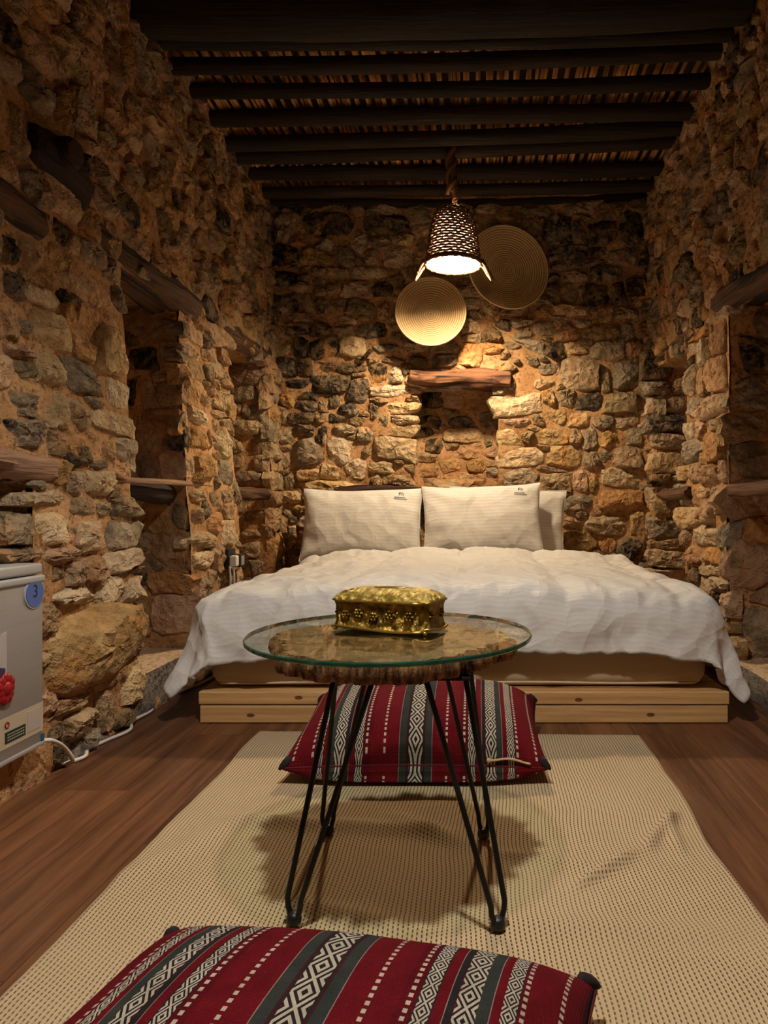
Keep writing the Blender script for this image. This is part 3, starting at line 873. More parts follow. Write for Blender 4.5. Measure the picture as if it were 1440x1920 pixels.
# ------------------------------------------------------------------ mattress
MX0, MX1, MY0, MY1, MZ0, MZ1 = -0.985, 0.827, 2.56, 4.54, 0.115, 0.385
def rbox(name, lo, hi, r, mat, parent=None, seg=5, noise=0.0, seed=0):
    bm = bmesh.new()
    bmesh.ops.create_cube(bm, size=1.0)
    for v in bm.verts:
        v.co = Vector([lo[i] + (hi[i]-lo[i])*(v.co[i]+0.5) for i in range(3)])
    bmesh.ops.bevel(bm, geom=list(bm.edges), offset=r, segments=seg, profile=0.5, affect='EDGES')
    me = bpy.data.meshes.new(name); bm.to_mesh(me); bm.free()
    me.polygons.foreach_set('use_smooth', [True]*len(me.polygons))
    me.set_sharp_from_angle(angle=math.radians(40))
    me.materials.append(mat)
    return link(name, me, None, parent)
mat_o = rbox('mattress', (MX0, MY0, MZ0), (MX1, MY1, MZ1), 0.06, M['sheet'])
tag(mat_o, 'thick mattress in a beige fitted sheet on the pine platform', 'mattress')
mb = MB()
pts = []
for t in np.linspace(MX0+0.05, MX1-0.05, 40):
    pts.append((t, MY0-0.001, MZ0+0.022+0.002*math.sin(t*9)))
mb.tube(pts, 0.004, 6)
mb.build('sheet_hem', M['sheet'], mat_o)

# ------------------------------------------------------------------ duvet
IX0, IX1, IYF, IYB = MX0+0.06, MX1-0.06, MY0+0.06, 4.16
OVL, OVR, OVF = 0.33, 0.36, 0.30
RR = 0.13
def duvet_fn(A, B):
    s = (IX0-OVL) + (IX1+OVR-IX0+OVL)*A        # cloth coordinate across
    t = (IYF-OVF) + (IYB-IYF+OVF)*B            # along
    nx, ny = np.clip(s, IX0, IX1), np.clip(t, IYF, IYB)
    dx, dy = s-nx, t-ny
    d = np.hypot(dx, dy)
    wave = 0.012*fbm(np.stack([s*1.0, t*1.0, 0*s], 1), 2.2, 2, 3)
    d = d + wave*np.minimum(1, d/0.2)
    L = np.maximum(np.hypot(dx, dy), 1e-6)
    ex, ey = dx/L, dy/L
    arc = RR*PI/2
    a = np.minimum(d, arc)/RR
    out = RR*np.sin(a); drop = RR*(1-np.cos(a))
    rem = np.maximum(d-arc, 0)
    ang = np.arctan2(dy, dx)
    corner = (np.abs(dx) > 1e-6) & (np.abs(dy) > 1e-6)
    cw = np.where(corner, np.sin(2*np.arctan2(np.abs(dy), np.abs(dx))), 0.0)
    flare = 0.10 + 0.20*cw
    fold = np.sin((nx*1.0)*24 + 2.3*np.sin(nx*7)) * np.where(np.abs(dy) > 0.01, 1, 0) + np.sin(ny*19 + 1.7*np.sin(ny*5)) * np.where(np.abs(dx) > 0.01, 1, 0) + 2.6*cw*np.sin(ang*9)
    out = out + rem*np.sin(flare) + 0.075*rem*fold*0.9
    drop = drop + rem*np.cos(flare)
    # quilted top with gentle crown
    cu, cv = (s - IX0)/0.41, (t - IYF)/0.40
    q = np.abs(np.sin(PI*cu))**0.35 * np.abs(np.sin(PI*cv))**0.35
    crown = 0.035*(1 - ((nx-(IX0+IX1)/2)/0.9)**2)
    z = 0.44 + crown + 0.030*q*np.exp(-(d/0.25)**2) - drop
    P0 = np.stack([s, t, 0*s], 1)
    wr = fbm(P0, 5.5, 4, 21)
    rid = 1 - np.abs(fbm(np.stack([s*1.0 + 0.15*wr, t*0.7, 0*s+4], 1), 6.5, 3, 27))*2.4
    w2 = fbm(np.stack([s*1.0 + 0.2*wr, t*1.0 - 0.2*wr, 0*s+8], 1), 11, 3, 33)
    rid2 = 1 - np.abs(w2)*3.2
    z = z + 0.011*wr + 0.011*np.clip(rid, -0.5, 1)*np.minimum(1, 0.45+1.2*np.clip(d, 0, 0.3)) + 0.007*np.clip(rid2, -0.3, 1)
    out = out + (0.014*wr + 0.008*np.clip(rid, -0.5, 1))*np.minimum(1, d/0.15)
    # thick turned edge by the pillows
    e = (IYB - t)
    z = z + 0.030*np.exp(-((e-0.06)/0.055)**2) - 0.012*np.exp(-((e-0.17)/0.03)**2)
    ysh = 0.03*fbm(np.stack([s, 0*s, 0*s], 1), 3, 2, 8)*np.exp(-(e/0.2)**2)
    # far corners pulled in
    pull = np.exp(-(e/0.9)**2)
    return np.stack([nx + ex*out, ny + ey*out + ysh, np.maximum(z, 0.02)], 1)
duv = surf('duvet', duvet_fn, 190, 150, M['duvet'])
sm = duv.modifiers.new('thickness', 'SOLIDIFY'); sm.thickness = 0.022; sm.offset = -1
tag(duv, 'white striped quilted duvet draped over the mattress', 'duvet')

# ------------------------------------------------------------------ pillows
def pillow_fn(W, Hh, Tk, seed, wr=0.017):
    def f(u, v, side=1):
        u = np.asarray(u, float); v = np.asarray(v, float)
        x = W/2*u*(1 - 0.055*np.abs(u)**3*(1-v**2))
        y = Hh/2*v*(1 - 0.075*np.abs(v)**3*(1-u**2))
        b = (np.clip(1-np.abs(u)**2.6, 0, 1)*np.clip(1-np.abs(v)**2.4, 0, 1))**0.52
        P = np.stack([x*1.0, y*1.0, 0*x+seed], 1)
        rad = np.abs(fbm(np.stack([np.arctan2(v, u)*2.2, 0.6*np.hypot(u, v), 0*u+seed], 1), 2.0, 3, seed))
        z = side*(Tk/2*b + wr*fbm(P, 7, 4, seed)*np.minimum(1, b*2) - 0.02*rad*np.clip(np.hypot(u, v)-0.35, 0, 1)*b)
        z = z + 0.008*np.sin(u*5+seed)*(1-b)
        return np.stack([x, y, z], 1)
    return f

def double_surf(name, fn, mat, Mx, parent=None, nu=56, nv=40, bottom=None):
    u = -np.cos(np.linspace(0, PI, nu)); v = -np.cos(np.linspace(0, PI, nv))
    A, B = np.meshgrid(u, v, indexing='ij'); a, b = A.ravel(), B.ravel()
    top = fn(a, b, 1); bot = (bottom or fn)(a, b, -1)
    g = grid_faces(nu, nv)
    V = np.concatenate([top, bot])
    edge = (np.abs(a) > 0.9999) | (np.abs(b) > 0.9999)
    n = nu*nv
    remap = np.arange(2*n); remap[n:][edge] = np.arange(n)[edge]
    Fc = [tuple(q) for q in g] + [tuple(int(remap[i+n]) for i in reversed(q)) for q in g]
    Vw = [tuple(Mx @ Vector(p)) for p in V]
    me = bpy.data.meshes.new(name)
    me.from_pydata(Vw, [], Fc)
    lay = me.uv_layers.new(name='UVMap')
    li = np.zeros(len(me.loops), int); me.loops.foreach_get('vertex_index', li)
    uu = np.concatenate([a, a]); vv = np.concatenate([b, b])
    uv = np.stack([uu[li]*0.5+0.5, vv[li]*0.5+0.5], 1).astype(np.float32)
    lay.data.foreach_set('uv', uv.ravel())
    me.materials.append(mat)
    me.polygons.foreach_set('use_smooth', [True]*len(me.polygons))
    me.update()
    return link(name, me, None, parent)

def text_mesh(body, size, extrude=0.0):
    cu = bpy.data.curves.new('txt', 'FONT'); cu.body = body; cu.size = size; cu.extrude = extrude
    cu.align_x = 'CENTER'; cu.align_y = 'CENTER'; cu.resolution_u = 3
    ob = bpy.data.objects.new('txt', cu); COL.objects.link(ob)
    dg = bpy.context.evaluated_depsgraph_get()
    me = bpy.data.meshes.new_from_object(ob.evaluated_get(dg))
    bpy.data.objects.remove(ob)
    v = [tuple(p.co) for p in me.vertices]; f = [tuple(p.vertices) for p in me.polygons]
    bpy.data.meshes.remove(me)
    return v, f

def pillow(name, cx, yb, zb, W, Hh, Tk, lean, roll, yaw, seed, label, logo=True):
    Mx = Matrix.Translation((cx, yb, zb)) @ Matrix.Rotation(yaw, 4, 'Z') @ Matrix.Rotation(roll, 4, 'Y') @ Matrix.Rotation(lean, 4, 'X') @ Matrix.Translation((0, Hh/2, 0))
    fn = pillow_fn(W, Hh, Tk, seed)
    o = double_surf(name, fn, M['pillowcase'], Mx)
    tag(o, label, 'pillow', 'white pillows at the head of the bed')
    # piped edge seam
    e = np.linspace(-1, 1, 40)
    loop = [(t, -1) for t in e[:-1]] + [(1, t) for t in e[:-1]] + [(t, 1) for t in e[::-1][:-1]] + [(-1, t) for t in e[::-1][:-1]]
    P = fn([p[0] for p in loop], [p[1] for p in loop], 1)
    mb = MB(); mb.tube([Mx @ Vector(p) for p in P], 0.004, 6, closed=True)
    mb.build('seam', M['pillowcase'], o)
    # vertical fold line
    if logo:
        mb = MB()
        def lay(verts, faces, ou, ov):
            V = []
            for q in verts:
                uu, vv = ou + q[0]/(W/2), ov + q[1]/(Hh/2)
                p = fn([uu], [vv], 1)[0]
                V.append(Mx @ Vector((p[0], p[1], p[2]+0.0025)))
            mb.add(V, faces)
        v, f = text_mesh('Fh', 0.038)
        lay(v, f, 0.66, 0.80)
        for r_, n_ in ((0.0, 11), (-0.013, 13)):
            for q in range(n_):
                x0 = -0.040 + 0.0061*q
                lay([(x0, -0.003), (x0+0.0044, -0.003), (x0+0.0044, 0.003), (x0, 0.003)], [(0, 1, 2, 3)], 0.66, 0.80 - 0.026/(Hh/2) + r_/(Hh/2))
        mb.build('embroidered_mark', M['ink'], o, False)
    return o
PL = math.radians(72)
pillow('pillow', -0.735, 4.45, 0.46, 0.75, 0.42, 0.09, math.radians(84), 0.0, 0.03, 61, 'rear white pillow almost hidden behind the left front pillow', False)
pillow('pillow', 0.16, 4.45, 0.46, 0.74, 0.43, 0.09, math.radians(84), 0.04, -0.02, 62, 'rear white pillow sticking out beyond the right front pillow', False)
pillow('pillow', -0.715, 4.24, 0.445, 0.73, 0.46, 0.17, PL, -0.01, 0.0, 63, 'left front white striped pillow leaning below the dark plank')
pillow('pillow', 0.022, 4.235, 0.45, 0.73, 0.48, 0.17, PL, -0.035, 0.0, 64, 'right front white striped pillow with monogram, tilted corner up')

# ------------------------------------------------------------------ pendant lamps
M['shade_rope'] = None
m = NT('sisal_rope', 0.85, 0.2)
p = m.pos()
m.color(m.mix(m.noise(p, 90, 3), (0.08, 0.036, 0.016), (0.19, 0.095, 0.045)))
m.bump(m.noise(p, 260, 2), 0.5, 0.003)
M['shade_rope'] = m.mat
lm = bpy.data.materials.new('thin_white_lining'); lm.use_nodes = True
_t = lm.node_tree; _t.nodes.remove(_t.nodes['Principled BSDF'])
_d = _t.nodes.new('ShaderNodeBsdfDiffuse'); _d.inputs[0].default_value = (0.72, 0.68, 0.62, 1)
_l = _t.nodes.new('ShaderNodeBsdfTranslucent'); _l.inputs[0].default_value = (0.7, 0.62, 0.5, 1)
_m = _t.nodes.new('ShaderNodeMixShader'); _m.inputs[0].default_value = 0.40
_t.links.new(_d.outputs[0], _m.inputs[1]); _t.links.new(_l.outputs[0], _m.inputs[2]); _t.links.new(_m.outputs[0], _t.nodes['Material Output'].inputs[0])
M['lining'] = lm
def glow(name, strength, col):
    m = bpy.data.materials.new(name); m.use_nodes = True
    b = m.node_tree.nodes['Principled BSDF']
    b.inputs['Base Color'].default_value = (0.9, 0.9, 0.9, 1)
    b.inputs['Emission Color'].default_value = c4(col)
    b.inputs['Emission Strength'].default_value = strength
    return m
M['bulb_bed'] = glow('lit_bulb_over_bed', *LAMP_BED)
M['bulb_table'] = glow('lit_bulb_over_table', *LAMP_TABLE)
M['socket'] = plain('lamp_socket', (0.03, 0.028, 0.025), 0.5)

def pendant(x, y, zrim, bulb_mat, label, rim_r=0.158, rope_bottom=0.0, bulb_h=0.125):
    root = empty('pendant_lamp', (x, y, zrim))
    tag(root, label, 'pendant lamp')
    prof = [(0.000, 1.00), (0.10, 0.93), (0.35, 0.86), (0.60, 0.79), (0.80, 0.68), (0.93, 0.50), (1.0, 0.28)]
    hs = 0.325
    zs = [p_[0]*hs for p_ in prof]; rs = [p_[1]*rim_r for p_ in prof]
    rad = lambda zz: float(np.interp(zz, zs, rs))
    mb = MB()
    nc = 21
    for i in range(nc):
        zz = hs*(i+0.2)/nc
        rr = rad(zz)
        n = 72
        pts = []
        for j in range(n):
            a = 2*PI*j/n
            tilt = 0.010*math.sin(a*2 + 0.6)*(zz/hs)
            k = 0.0035*math.sin(a*18 + i*PI)
            pts.append((x + (rr+k)*math.cos(a), y + (rr+k)*math.sin(a), zrim + zz + tilt + 0.0015*math.sin(a*27+i)))
        mb.tube(pts, 0.0069 if i else 0.009, 6, closed=True)
    mb.build('shade_coils', M['shade_rope'], root)
    mb = MB()
    for j in range(54):
        a0 = 2*PI*j/54
        pts = []
        for i in range(nc*2):
            zz = hs*(i/2+0.2)/nc
            a = a0 + 0.03*math.sin(i*1.1+j)
            k = 0.0055*math.cos(i*PI + j*PI)
            tilt = 0.010*math.sin(a*2 + 0.6)*(zz/hs)
            rr = rad(zz)+k
            pts.append((x+rr*math.cos(a), y+rr*math.sin(a), zrim+zz+tilt))
        mb.tube(pts, 0.0026, 5)
    mb.build('shade_stakes', M['shade_rope'], root)
    mb = MB()
    mb.lathe([(rad(hs*t)-0.013, zrim + hs*t + 0.004) for t in np.linspace(0, 0.97, 16)] + [(0.003, zrim+hs*0.975)], 48, Matrix.Translation((x, y, 0)))
    mb.build('shade_lining', M['lining'], root)
    for s in (-1, 1):
        mb = MB()
        pts = []
        for i in range(22):
            t = i/21
            a = PI*t
            sp = 0.035*math.cos(a)
            dn = 0.115*math.sin(a)**0.7
            pts.append((x + s*(rim_r + 0.0 + dn*0.5), y + sp - 0.02, zrim + 0.01 - dn*0.85))
        mb.tube(pts, 0.009, 8)
        pts2 = [(q[0]+0.006*math.sin(i*1.3), q[1]+0.006*math.cos(i*1.3), q[2]) for i, q in enumerate(pts)]
        mb.tube(pts2, 0.006, 6)
        mb.build('rim_handle', M['shade_rope'], root)
    mb = MB(); mb.sphere((x, y, zrim+bulb_h), 0.046, 20, 14, (1, 1, 1.1))
    bulb = mb.build('bulb', bulb_mat, root)
    mb = MB(); mb.tube([(x, y, zrim+bulb_h+0.045), (x, y, zrim+bulb_h+0.11)], 0.022, 14)
    mb.build('lamp_socket', M['socket'], root)
    mb = MB(); mb.tube([(x, y, zrim+bulb_h+0.10), (x, y, zrim+hs+0.005)], 0.006, 8)
    # twisted rope up to the beam
    ztop = zc(x) - 0.01
    z0 = zrim + hs
    for ph in (0, 2.1, 4.2):
        pts = [(x + 0.008*math.cos(ph+t*40)+0.012*math.sin(t*5), y + 0.008*math.sin(ph+t*40), z0 - 0.015 + (ztop-z0+0.015)*t) for t in np.linspace(0, 1, 60)]
        mb.tube(pts, 0.0085, 7)
    mb.build('rope', M['shade_rope'], root)
    mb = MB()
    for ph in (0, PI):
        pts = []
        for t in np.linspace(0, 1, 40):
            zz = z0 + 0.07 + (ztop-z0-0.07)*t
            pts.append((x - 0.012 + 0.022*math.cos(ph+t*9), y + 0.022*math.sin(ph+t*9), zz))
        mb.tube(pts, 0.014, 8)
    mb.build('rope_wrap', M['shade_rope'], root)
    return root
lp = at(850, 497, 3.95)
pendant(lp.x, 3.95, lp.z, M['bulb_bed'], 'upturned woven basket pendant lamp glowing over the bed', bulb_h=0.082)
pendant(-0.16, 1.0, 2.02, M['bulb_table'], 'woven basket pendant lamp above the glass table, over the frame', bulb_h=0.108)

# ------------------------------------------------------------------ wall trays
def tray(cx, cy, R, depth, yaw, pitch, label, ncoil, seed, cols):
    m = NT('coiled_straw_%d' % seed, 0.6, 0.35)
    tc = m.n('ShaderNodeTexCoord').outputs['Object']
    ln = m.n('ShaderNodeVectorMath', operation='LENGTH')
    sx = m.n('ShaderNodeMapping'); m.l(tc, sx.inputs[0]); sx.inputs['Scale'].default_value = (1, 1, 0)
    m.l(sx.outputs[0], ln.inputs[0])
    f = m.math('FRACT', m.math('MULTIPLY', ln.outputs['Value'], ncoil/R))
    g = m.math('SUBTRACT', 1.0, m.smooth(m.math('ABSOLUTE', m.math('SUBTRACT', f, 0.5)), 0.26, 0.40))
    nz = m.noise(tc, 60, 4)
    body = m.mix(nz, cols[0], cols[1])
    m.color(m.mix(g, cols[2], body))
    m.bump(nz, 0.4, 0.003)
    Mx = Matrix.Translation((cx, 0, 0))
    c = at(cx, cy, YB - 0.13)
    o_e = empty('wall_tray', c)
    o_e.rotation_euler = (PI/2 + pitch, 0, yaw)
    tag(o_e, label, 'woven tray', 'coiled straw trays on the back wall')
    prof = []
    ns = ncoil*6
    for i in range(ns+1):
        t = i/ns
        r = R*t
        base = depth*(max(0, (t-0.45))/0.55)**1.7
        prof.append((max(r, 0.0004), base + 0.0028*abs(math.sin(PI*t*ncoil))))
    prof += [(R+0.003, depth+0.002), (R+0.004, depth-0.004), (R-0.004, depth-0.012)]
    for i in range(10, -1, -1):
        t = i/10
        prof.append((max(R*t*0.99, 0.0004), depth*(max(0, (t-0.45))/0.55)**1.7 - 0.012))
    mb = MB(); mb.lathe(prof, 72)
    me_o = mb.build('coil_bowl', m.mat, None, True)
    me_o.parent = o_e
    mb = MB(); mb.tube([((R+0.001)*math.cos(a), (R+0.001)*math.sin(a), depth-0.002) for a in np.linspace(0, 2*PI, 72, endpoint=False)], 0.006, 8, closed=True)
    rim = mb.build('rim', plain('straw_rim_%d' % seed, cols[2], 0.6), None, True)
    rim.parent = o_e
    return o_e
STRAW = ((0.17, 0.098, 0.036), (0.27, 0.17, 0.07), (0.42, 0.30, 0.155))
tray(808, 589, 0.218, 0.05, 0.03, -0.10, 'smaller shallow round coiled straw tray, lower left of the pair', 16, 1, STRAW)
tray(949, 506, 0.262, 0.05, 0.30, -0.05, 'larger round coiled straw tray, upper right of the pair', 19, 2, ((0.20, 0.12, 0.045), (0.30, 0.19, 0.075), (0.50, 0.36, 0.19)))

# ------------------------------------------------------------------ rug
m = NT('cream_handwoven_rug', 0.95, 0.1)
uv = m.n('ShaderNodeUVMap').outputs[0]
sp = m.n('ShaderNodeSeparateXYZ'); m.l(uv, sp.inputs[0])
wob = m.noise(m.pos((6, 6, 6)), 1.0, 3)
uu = m.math('ADD', sp.outputs[0], m.math('MULTIPLY', m.math('SUBTRACT', wob, 0.5), 0.012))
fu = m.math('FRACT', m.math('MULTIPLY', uu, 1.0/0.0088))
fv = m.math('FRACT', m.math('ADD', m.math('MULTIPLY', sp.outputs[1], 1.0/0.0105), m.math('MULTIPLY', m.math('FLOOR', m.math('MULTIPLY', uu, 1.0/0.0088)), 0.5)))
line = m.math('MULTIPLY', m.smooth(fu, 0.60, 0.70), m.math('SUBTRACT', 1.0, m.smooth(fu, 0.90, 1.0)))
dash = m.math('MULTIPLY', m.smooth(fv, 0.30, 0.42), m.math('SUBTRACT', 1.0, m.smooth(fv, 0.88, 1.0)))
patch = m.noise(m.pos((1.2, 2.4, 1)), 1.6, 3)
amt = m.math('MULTIPLY', m.math('MULTIPLY', line, dash), m.math('MULTIPLY_ADD', m.smooth(patch, 0.3, 0.7), 0.35, 0.62))
amt2 = m.math('ADD', amt, m.math('MULTIPLY', line, 0.16))
c = m.mix(m.noise(m.pos(), 3, 4), (0.47, 0.355, 0.21), (0.59, 0.465, 0.295))
m.color(m.mix(amt2, c, (0.09, 0.05, 0.028)))
m.bump(m.math('SUBTRACT', m.math('ADD', m.math('ABSOLUTE', m.math('SUBTRACT', fu, 0.3)), m.math('MULTIPLY', m.noise(m.pos(), 150, 2), 0.3)), line), 0.4, 0.003)
M['rug'] = m.mat
RX0, RX1, RY0, RY1 = -0.745, 0.525, 0.25, 2.42
def rug_fn(A, B):
    x = RX0 + (RX1-RX0)*A; y = RY0 + (RY1-RY0)*B
    P = np.stack([x, y, 0*x], 1)
    edge = 0.03*fbm(np.stack([0*x+3, y, 0*x], 1), 2.6, 2, 4)*(A-0.1) + 0.018*fbm(np.stack([0*x+9, y, 0*x], 1), 3.5, 2, 14)*(1-A)
    xx = x + edge
    yy = y - 0.05*A*B + 0.012*fbm(P, 4, 2, 6)
    z = 0.005 + 0.0025*(1+fbm(P, 5, 3, 7))
    def wrinkle(ax, ay, bx, by, h, w_):
        d = np.array([bx-ax, by-ay]); L = np.hypot(*d); d = d/L
        s = (x-ax)*d[0] + (y-ay)*d[1]; n = -(x-ax)*d[1] + (y-ay)*d[0]
        return h*np.exp(-(n/w_)**2)*np.exp(-np.clip(np.maximum(-s, s-L), 0, 9)**2/0.0025)
    for (a, b, h, w_) in (((1105, 1650), (1170, 1612), 0.016, 0.012), ((1225, 1575), (1248, 1535), 0.018, 0.014), ((1270, 1580), (1250, 1540), 0.014, 0.014),
                          ((480, 1545), (800, 1560), 0.014, 0.03), ((760, 1540), (840, 1570), 0.012, 0.03), ((960, 1600), (1100, 1620), 0.007, 0.02), ((560, 1700), (780, 1745), 0.010, 0.03), ((1000, 1730), (1300, 1745), 0.008, 0.03), ((250, 1640), (470, 1530), 0.006, 0.03)):
        p0, p1 = on_z(*a), on_z(*b)
        z = z + wrinkle(p0.x, p0.y, p1.x, p1.y, h, w_)
    return np.stack([xx, yy, z], 1)
rug = surf('rug', rug_fn, 170, 260, M['rug'])
uvl = rug.data.uv_layers[0]
buf = np.zeros(len(rug.data.loops)*2, np.float32); uvl.data.foreach_get('uv', buf)
buf[0::2] *= (RX1-RX0); buf[1::2] *= (RY1-RY0); uvl.data.foreach_set('uv', buf)
sd = rug.modifiers.new('thickness', 'SOLIDIFY'); sd.thickness = 0.004; sd.offset = -1
tag(rug, 'cream handwoven cotton rug with rows of dark dashes and wrinkles', 'rug')

# ------------------------------------------------------------------ red striped floor cushions
def sadu():
    m = NT('red_woven_stripe_cloth', 0.95, 0.1)
    uv = m.n('ShaderNodeUVMap').outputs[0]
    sp = m.n('ShaderNodeSeparateXYZ'); m.l(uv, sp.inputs[0])
    s = m.math('ABSOLUTE', m.math('MULTIPLY_ADD', sp.outputs[0], 2.0, -1.0))
    v = sp.outputs[1]
    RED, RED2, DK, GR, WH = (0.13, 0.0055, 0.010), (0.10, 0.0045, 0.009), (0.022, 0.018, 0.020), (0.035, 0.040, 0.036), (0.52, 0.46, 0.36)
    stops = [(0.0, DK), (0.056, (0.05, 0.012, 0.014)), (0.068, GR), (0.118, (0.30, 0.22, 0.18)), (0.123, RED), (0.33, RED2), (0.39, DK), (0.455, RED), (0.495, (0.25, 0.2, 0.17)), (0.50, DK), (0.52, (0.05, 0.012, 0.02)), (0.535, DK), (0.605, GR), (0.65, (0.25, 0.2, 0.17)), (0.655, RED), (0.688, DK), (0.748, RED), (0.985, DK)]
    base = m.ramp(s, stops, True)
    rib = m.math('FRACT', m.math('MULTIPLY', sp.outputs[0], 160.0))
    col = base
    def band(c0, hw, freq, col):
        a = m.math('DIVIDE', m.math('ABSOLUTE', m.math('SUBTRACT', s, c0)), hw)
        ins = m.math('LESS_THAN', a, 1.0)
        b = m.math('ABSOLUTE', m.math('MULTIPLY_ADD', m.math('FRACT', m.math('MULTIPLY', v, freq)), 2.0, -1.0))
        t = m.math('ADD', a, m.math('MULTIPLY', b, 1.0))
        ring = m.math('FRACT', m.math('MULTIPLY', t, 1.75))
        w1 = m.math('GREATER_THAN', ring, 0.46)
        return m.mix(m.math('MULTIPLY', ins, w1), col, WH)
    def dots(c0, hw, freq, col):
        a = m.math('LESS_THAN', m.math('ABSOLUTE', m.math('SUBTRACT', s, c0)), hw)
        b = m.math('GREATER_THAN', m.math('FRACT', m.math('MULTIPLY', v, freq)), 0.45)
        return m.mix(m.math('MULTIPLY', a, b), col, WH)
    col = band(0.0, 0.052, 9.0, col)
    col = band(0.423, 0.028, 15.0, col)
    col = band(0.568, 0.040, 11.0, col)
    col = band(0.718, 0.028, 15.0, col)
    for c0 in (0.232, 0.366, 0.767, 0.91): col = dots(c0, 0.0085, 36.0, col)
    n = m.noise(m.pos(), 25, 4)
    col = m.mix(1.0, col, m.ramp(n, [(0.3, 0.72), (0.7, 1.0)]), 'MULTIPLY')
    m.color(col)
    wv = m.math('ADD', m.math('SINE', m.math('MULTIPLY', sp.outputs[1], 900.0)), m.math('SINE', m.math('MULTIPLY', sp.outputs[0], 1300.0)))
    m.bump(wv, 0.25, 0.0015)
    return m.mat
M['sadu'] = sadu()
M['tassel'] = plain('dark_corner_cloth', (0.02, 0.012, 0.014), 0.95, noise=0.3)
M['zip'] = plain('cream_zip_pull', (0.55, 0.42, 0.24), 0.7)

def cushion(W, D, top, bot, loc, yaw, pitch, roll, seed, label, zip_pull):
    fn0 = pillow_fn(W, D, 1.0, seed, 0.0)
    def fn(u, v, side=1):
        P = fn0(u, v, 1)
        b = (np.clip(1-np.abs(u)**3.2, 0, 1)*np.clip(1-np.abs(v)**2.6, 0, 1))**0.5
        n = fbm(np.stack([P[:, 0], P[:, 1], 0*P[:, 0]+seed], 1), 6, 3, seed)
        P[:, 2] = (top*(b + 0.05*n*np.minimum(1, 2*b)) if side > 0 else -bot*b**0.7)
        if side < 0: P[:, 1] -= 0.05*np.exp(-((np.asarray(v)+0.86)/0.13)**2)*np.clip(1-np.abs(np.asarray(u))**4, 0, 1)
        return P
    Mx = Matrix.Translation(loc) @ Matrix.Rotation(yaw, 4, 'Z') @ Matrix.Rotation(pitch, 4, 'X') @ Matrix.Rotation(roll, 4, 'Y')
    o = double_surf('floor_cushion', fn, M['sadu'], Mx, None, 80, 56)
    # keep the underside resting on the rug
    lo = min(v.co.z for v in o.data.vertices)
    for v in o.data.vertices:
        if v.co.z < 0.0135: v.co.z = 0.0135
    o.data.update()
    tag(o, label, 'cushion', 'red striped floor cushions')
    e = np.linspace(-1, 1, 40)
    loop = [(t, -1) for t in e[:-1]] + [(1, t) for t in e[:-1]] + [(t, 1) for t in e[::-1][:-1]] + [(-1, t) for t in e[::-1][:-1]]
    P = fn([p[0] for p in loop], [p[1] for p in loop], 1)
    mb = MB(); mb.tube([Mx @ Vector(p) for p in P], 0.003, 6, closed=True)
    mb.build('seam', M['sadu_seam'], o)
    for (cu, cv) in ((-1, -1), (1, -1), (-1, 1), (1, 1)):
        a = Mx @ Vector(fn([cu*0.985], [cv*0.985], 1)[0]); b = Mx @ Vector(fn([cu*0.94], [cv*0.94], 1)[0])
        mb = MB(); d = (a-b).normalized()
        mb.tube([b, b+(a-b)*0.6, a+d*0.004, a+d*0.014], [0.010, 0.011, 0.008, 0.003], 8)
        mb.build('corner_tab', M['tassel'], o)
    if zip_pull:
        pts = []
        for t in np.linspace(0.55, 0.86, 14):
            p = Mx @ Vector(fn([t], [-0.992], 1)[0])
            pts.append(p + Vector((0, -0.006, 0.004 + 0.004*math.sin(t*20))))
        mb = MB(); mb.tube(pts, 0.0032, 6)
        mb.sphere(pts[0], 0.007, 8, 6)
        mb.build('zip_pull', M['zip'], o)
    return o
M['sadu_seam'] = plain('dark_red_seam', (0.10, 0.006, 0.01), 0.9)
cushion(0.735, 0.47, 0.135, 0.055, (-0.178, 2.17, 0.085), 0.0, math.radians(7), 0.0, 71, 'red striped floor cushion on the rug between table and bed', True)
cushion(0.70, 0.50, 0.105, 0.05, (-0.215, 0.865, 0.07), math.radians(-10), math.radians(-2), 0.0, 72, 'red striped floor cushion at the near edge of the rug', False)

# ------------------------------------------------------------------ glass topped table
TX, TY = -0.185, 1.475
table = empty('coffee_table', (TX, TY, 0.012))
tag(table, 'round glass table on a tree-trunk slice with black hairpin legs', 'table')
m = bpy.data.materials.new('clear_glass'); m.use_nodes = True
nt = m.node_tree; nt.nodes.remove(nt.nodes['Principled BSDF'])
tr = nt.nodes.new('ShaderNodeBsdfTransparent'); tr.inputs[0].default_value = (0.90, 0.955, 0.92, 1)
gl = nt.nodes.new('ShaderNodeBsdfGlossy'); gl.inputs['Roughness'].default_value = 0.01
fr = nt.nodes.new('ShaderNodeFresnel'); fr.inputs[0].default_value = 1.5
mx = nt.nodes.new('ShaderNodeMixShader')
ge = nt.nodes.new('ShaderNodeNewGeometry')
inv = nt.nodes.new('ShaderNodeMath'); inv.operation = 'SUBTRACT'; inv.inputs[0].default_value = 1.0; nt.links.new(ge.outputs['Backfacing'], inv.inputs[1])
mu = nt.nodes.new('ShaderNodeMath'); mu.operation = 'MULTIPLY'; nt.links.new(fr.outputs[0], mu.inputs[0]); nt.links.new(inv.outputs[0], mu.inputs[1])
nt.links.new(mu.outputs[0], mx.inputs[0]); nt.links.new(tr.outputs[0], mx.inputs[1]); nt.links.new(gl.outputs[0], mx.inputs[2])
nt.links.new(mx.outputs[0], nt.nodes['Material Output'].inputs[0])
M['glass'] = m
m = NT('green_glass_edge', 0.08, 0.5)
m.color((0.012, 0.11, 0.075)); m.b.inputs['Transmission Weight'].default_value = 0.35
M['glass_edge'] = m.mat
GR_, GZ0, GZ1 = 0.292, 0.501, 0.510
mb = MB()
n = 96
ring = [(math.cos(2*PI*j/n), math.sin(2*PI*j/n)) for j in range(n)]
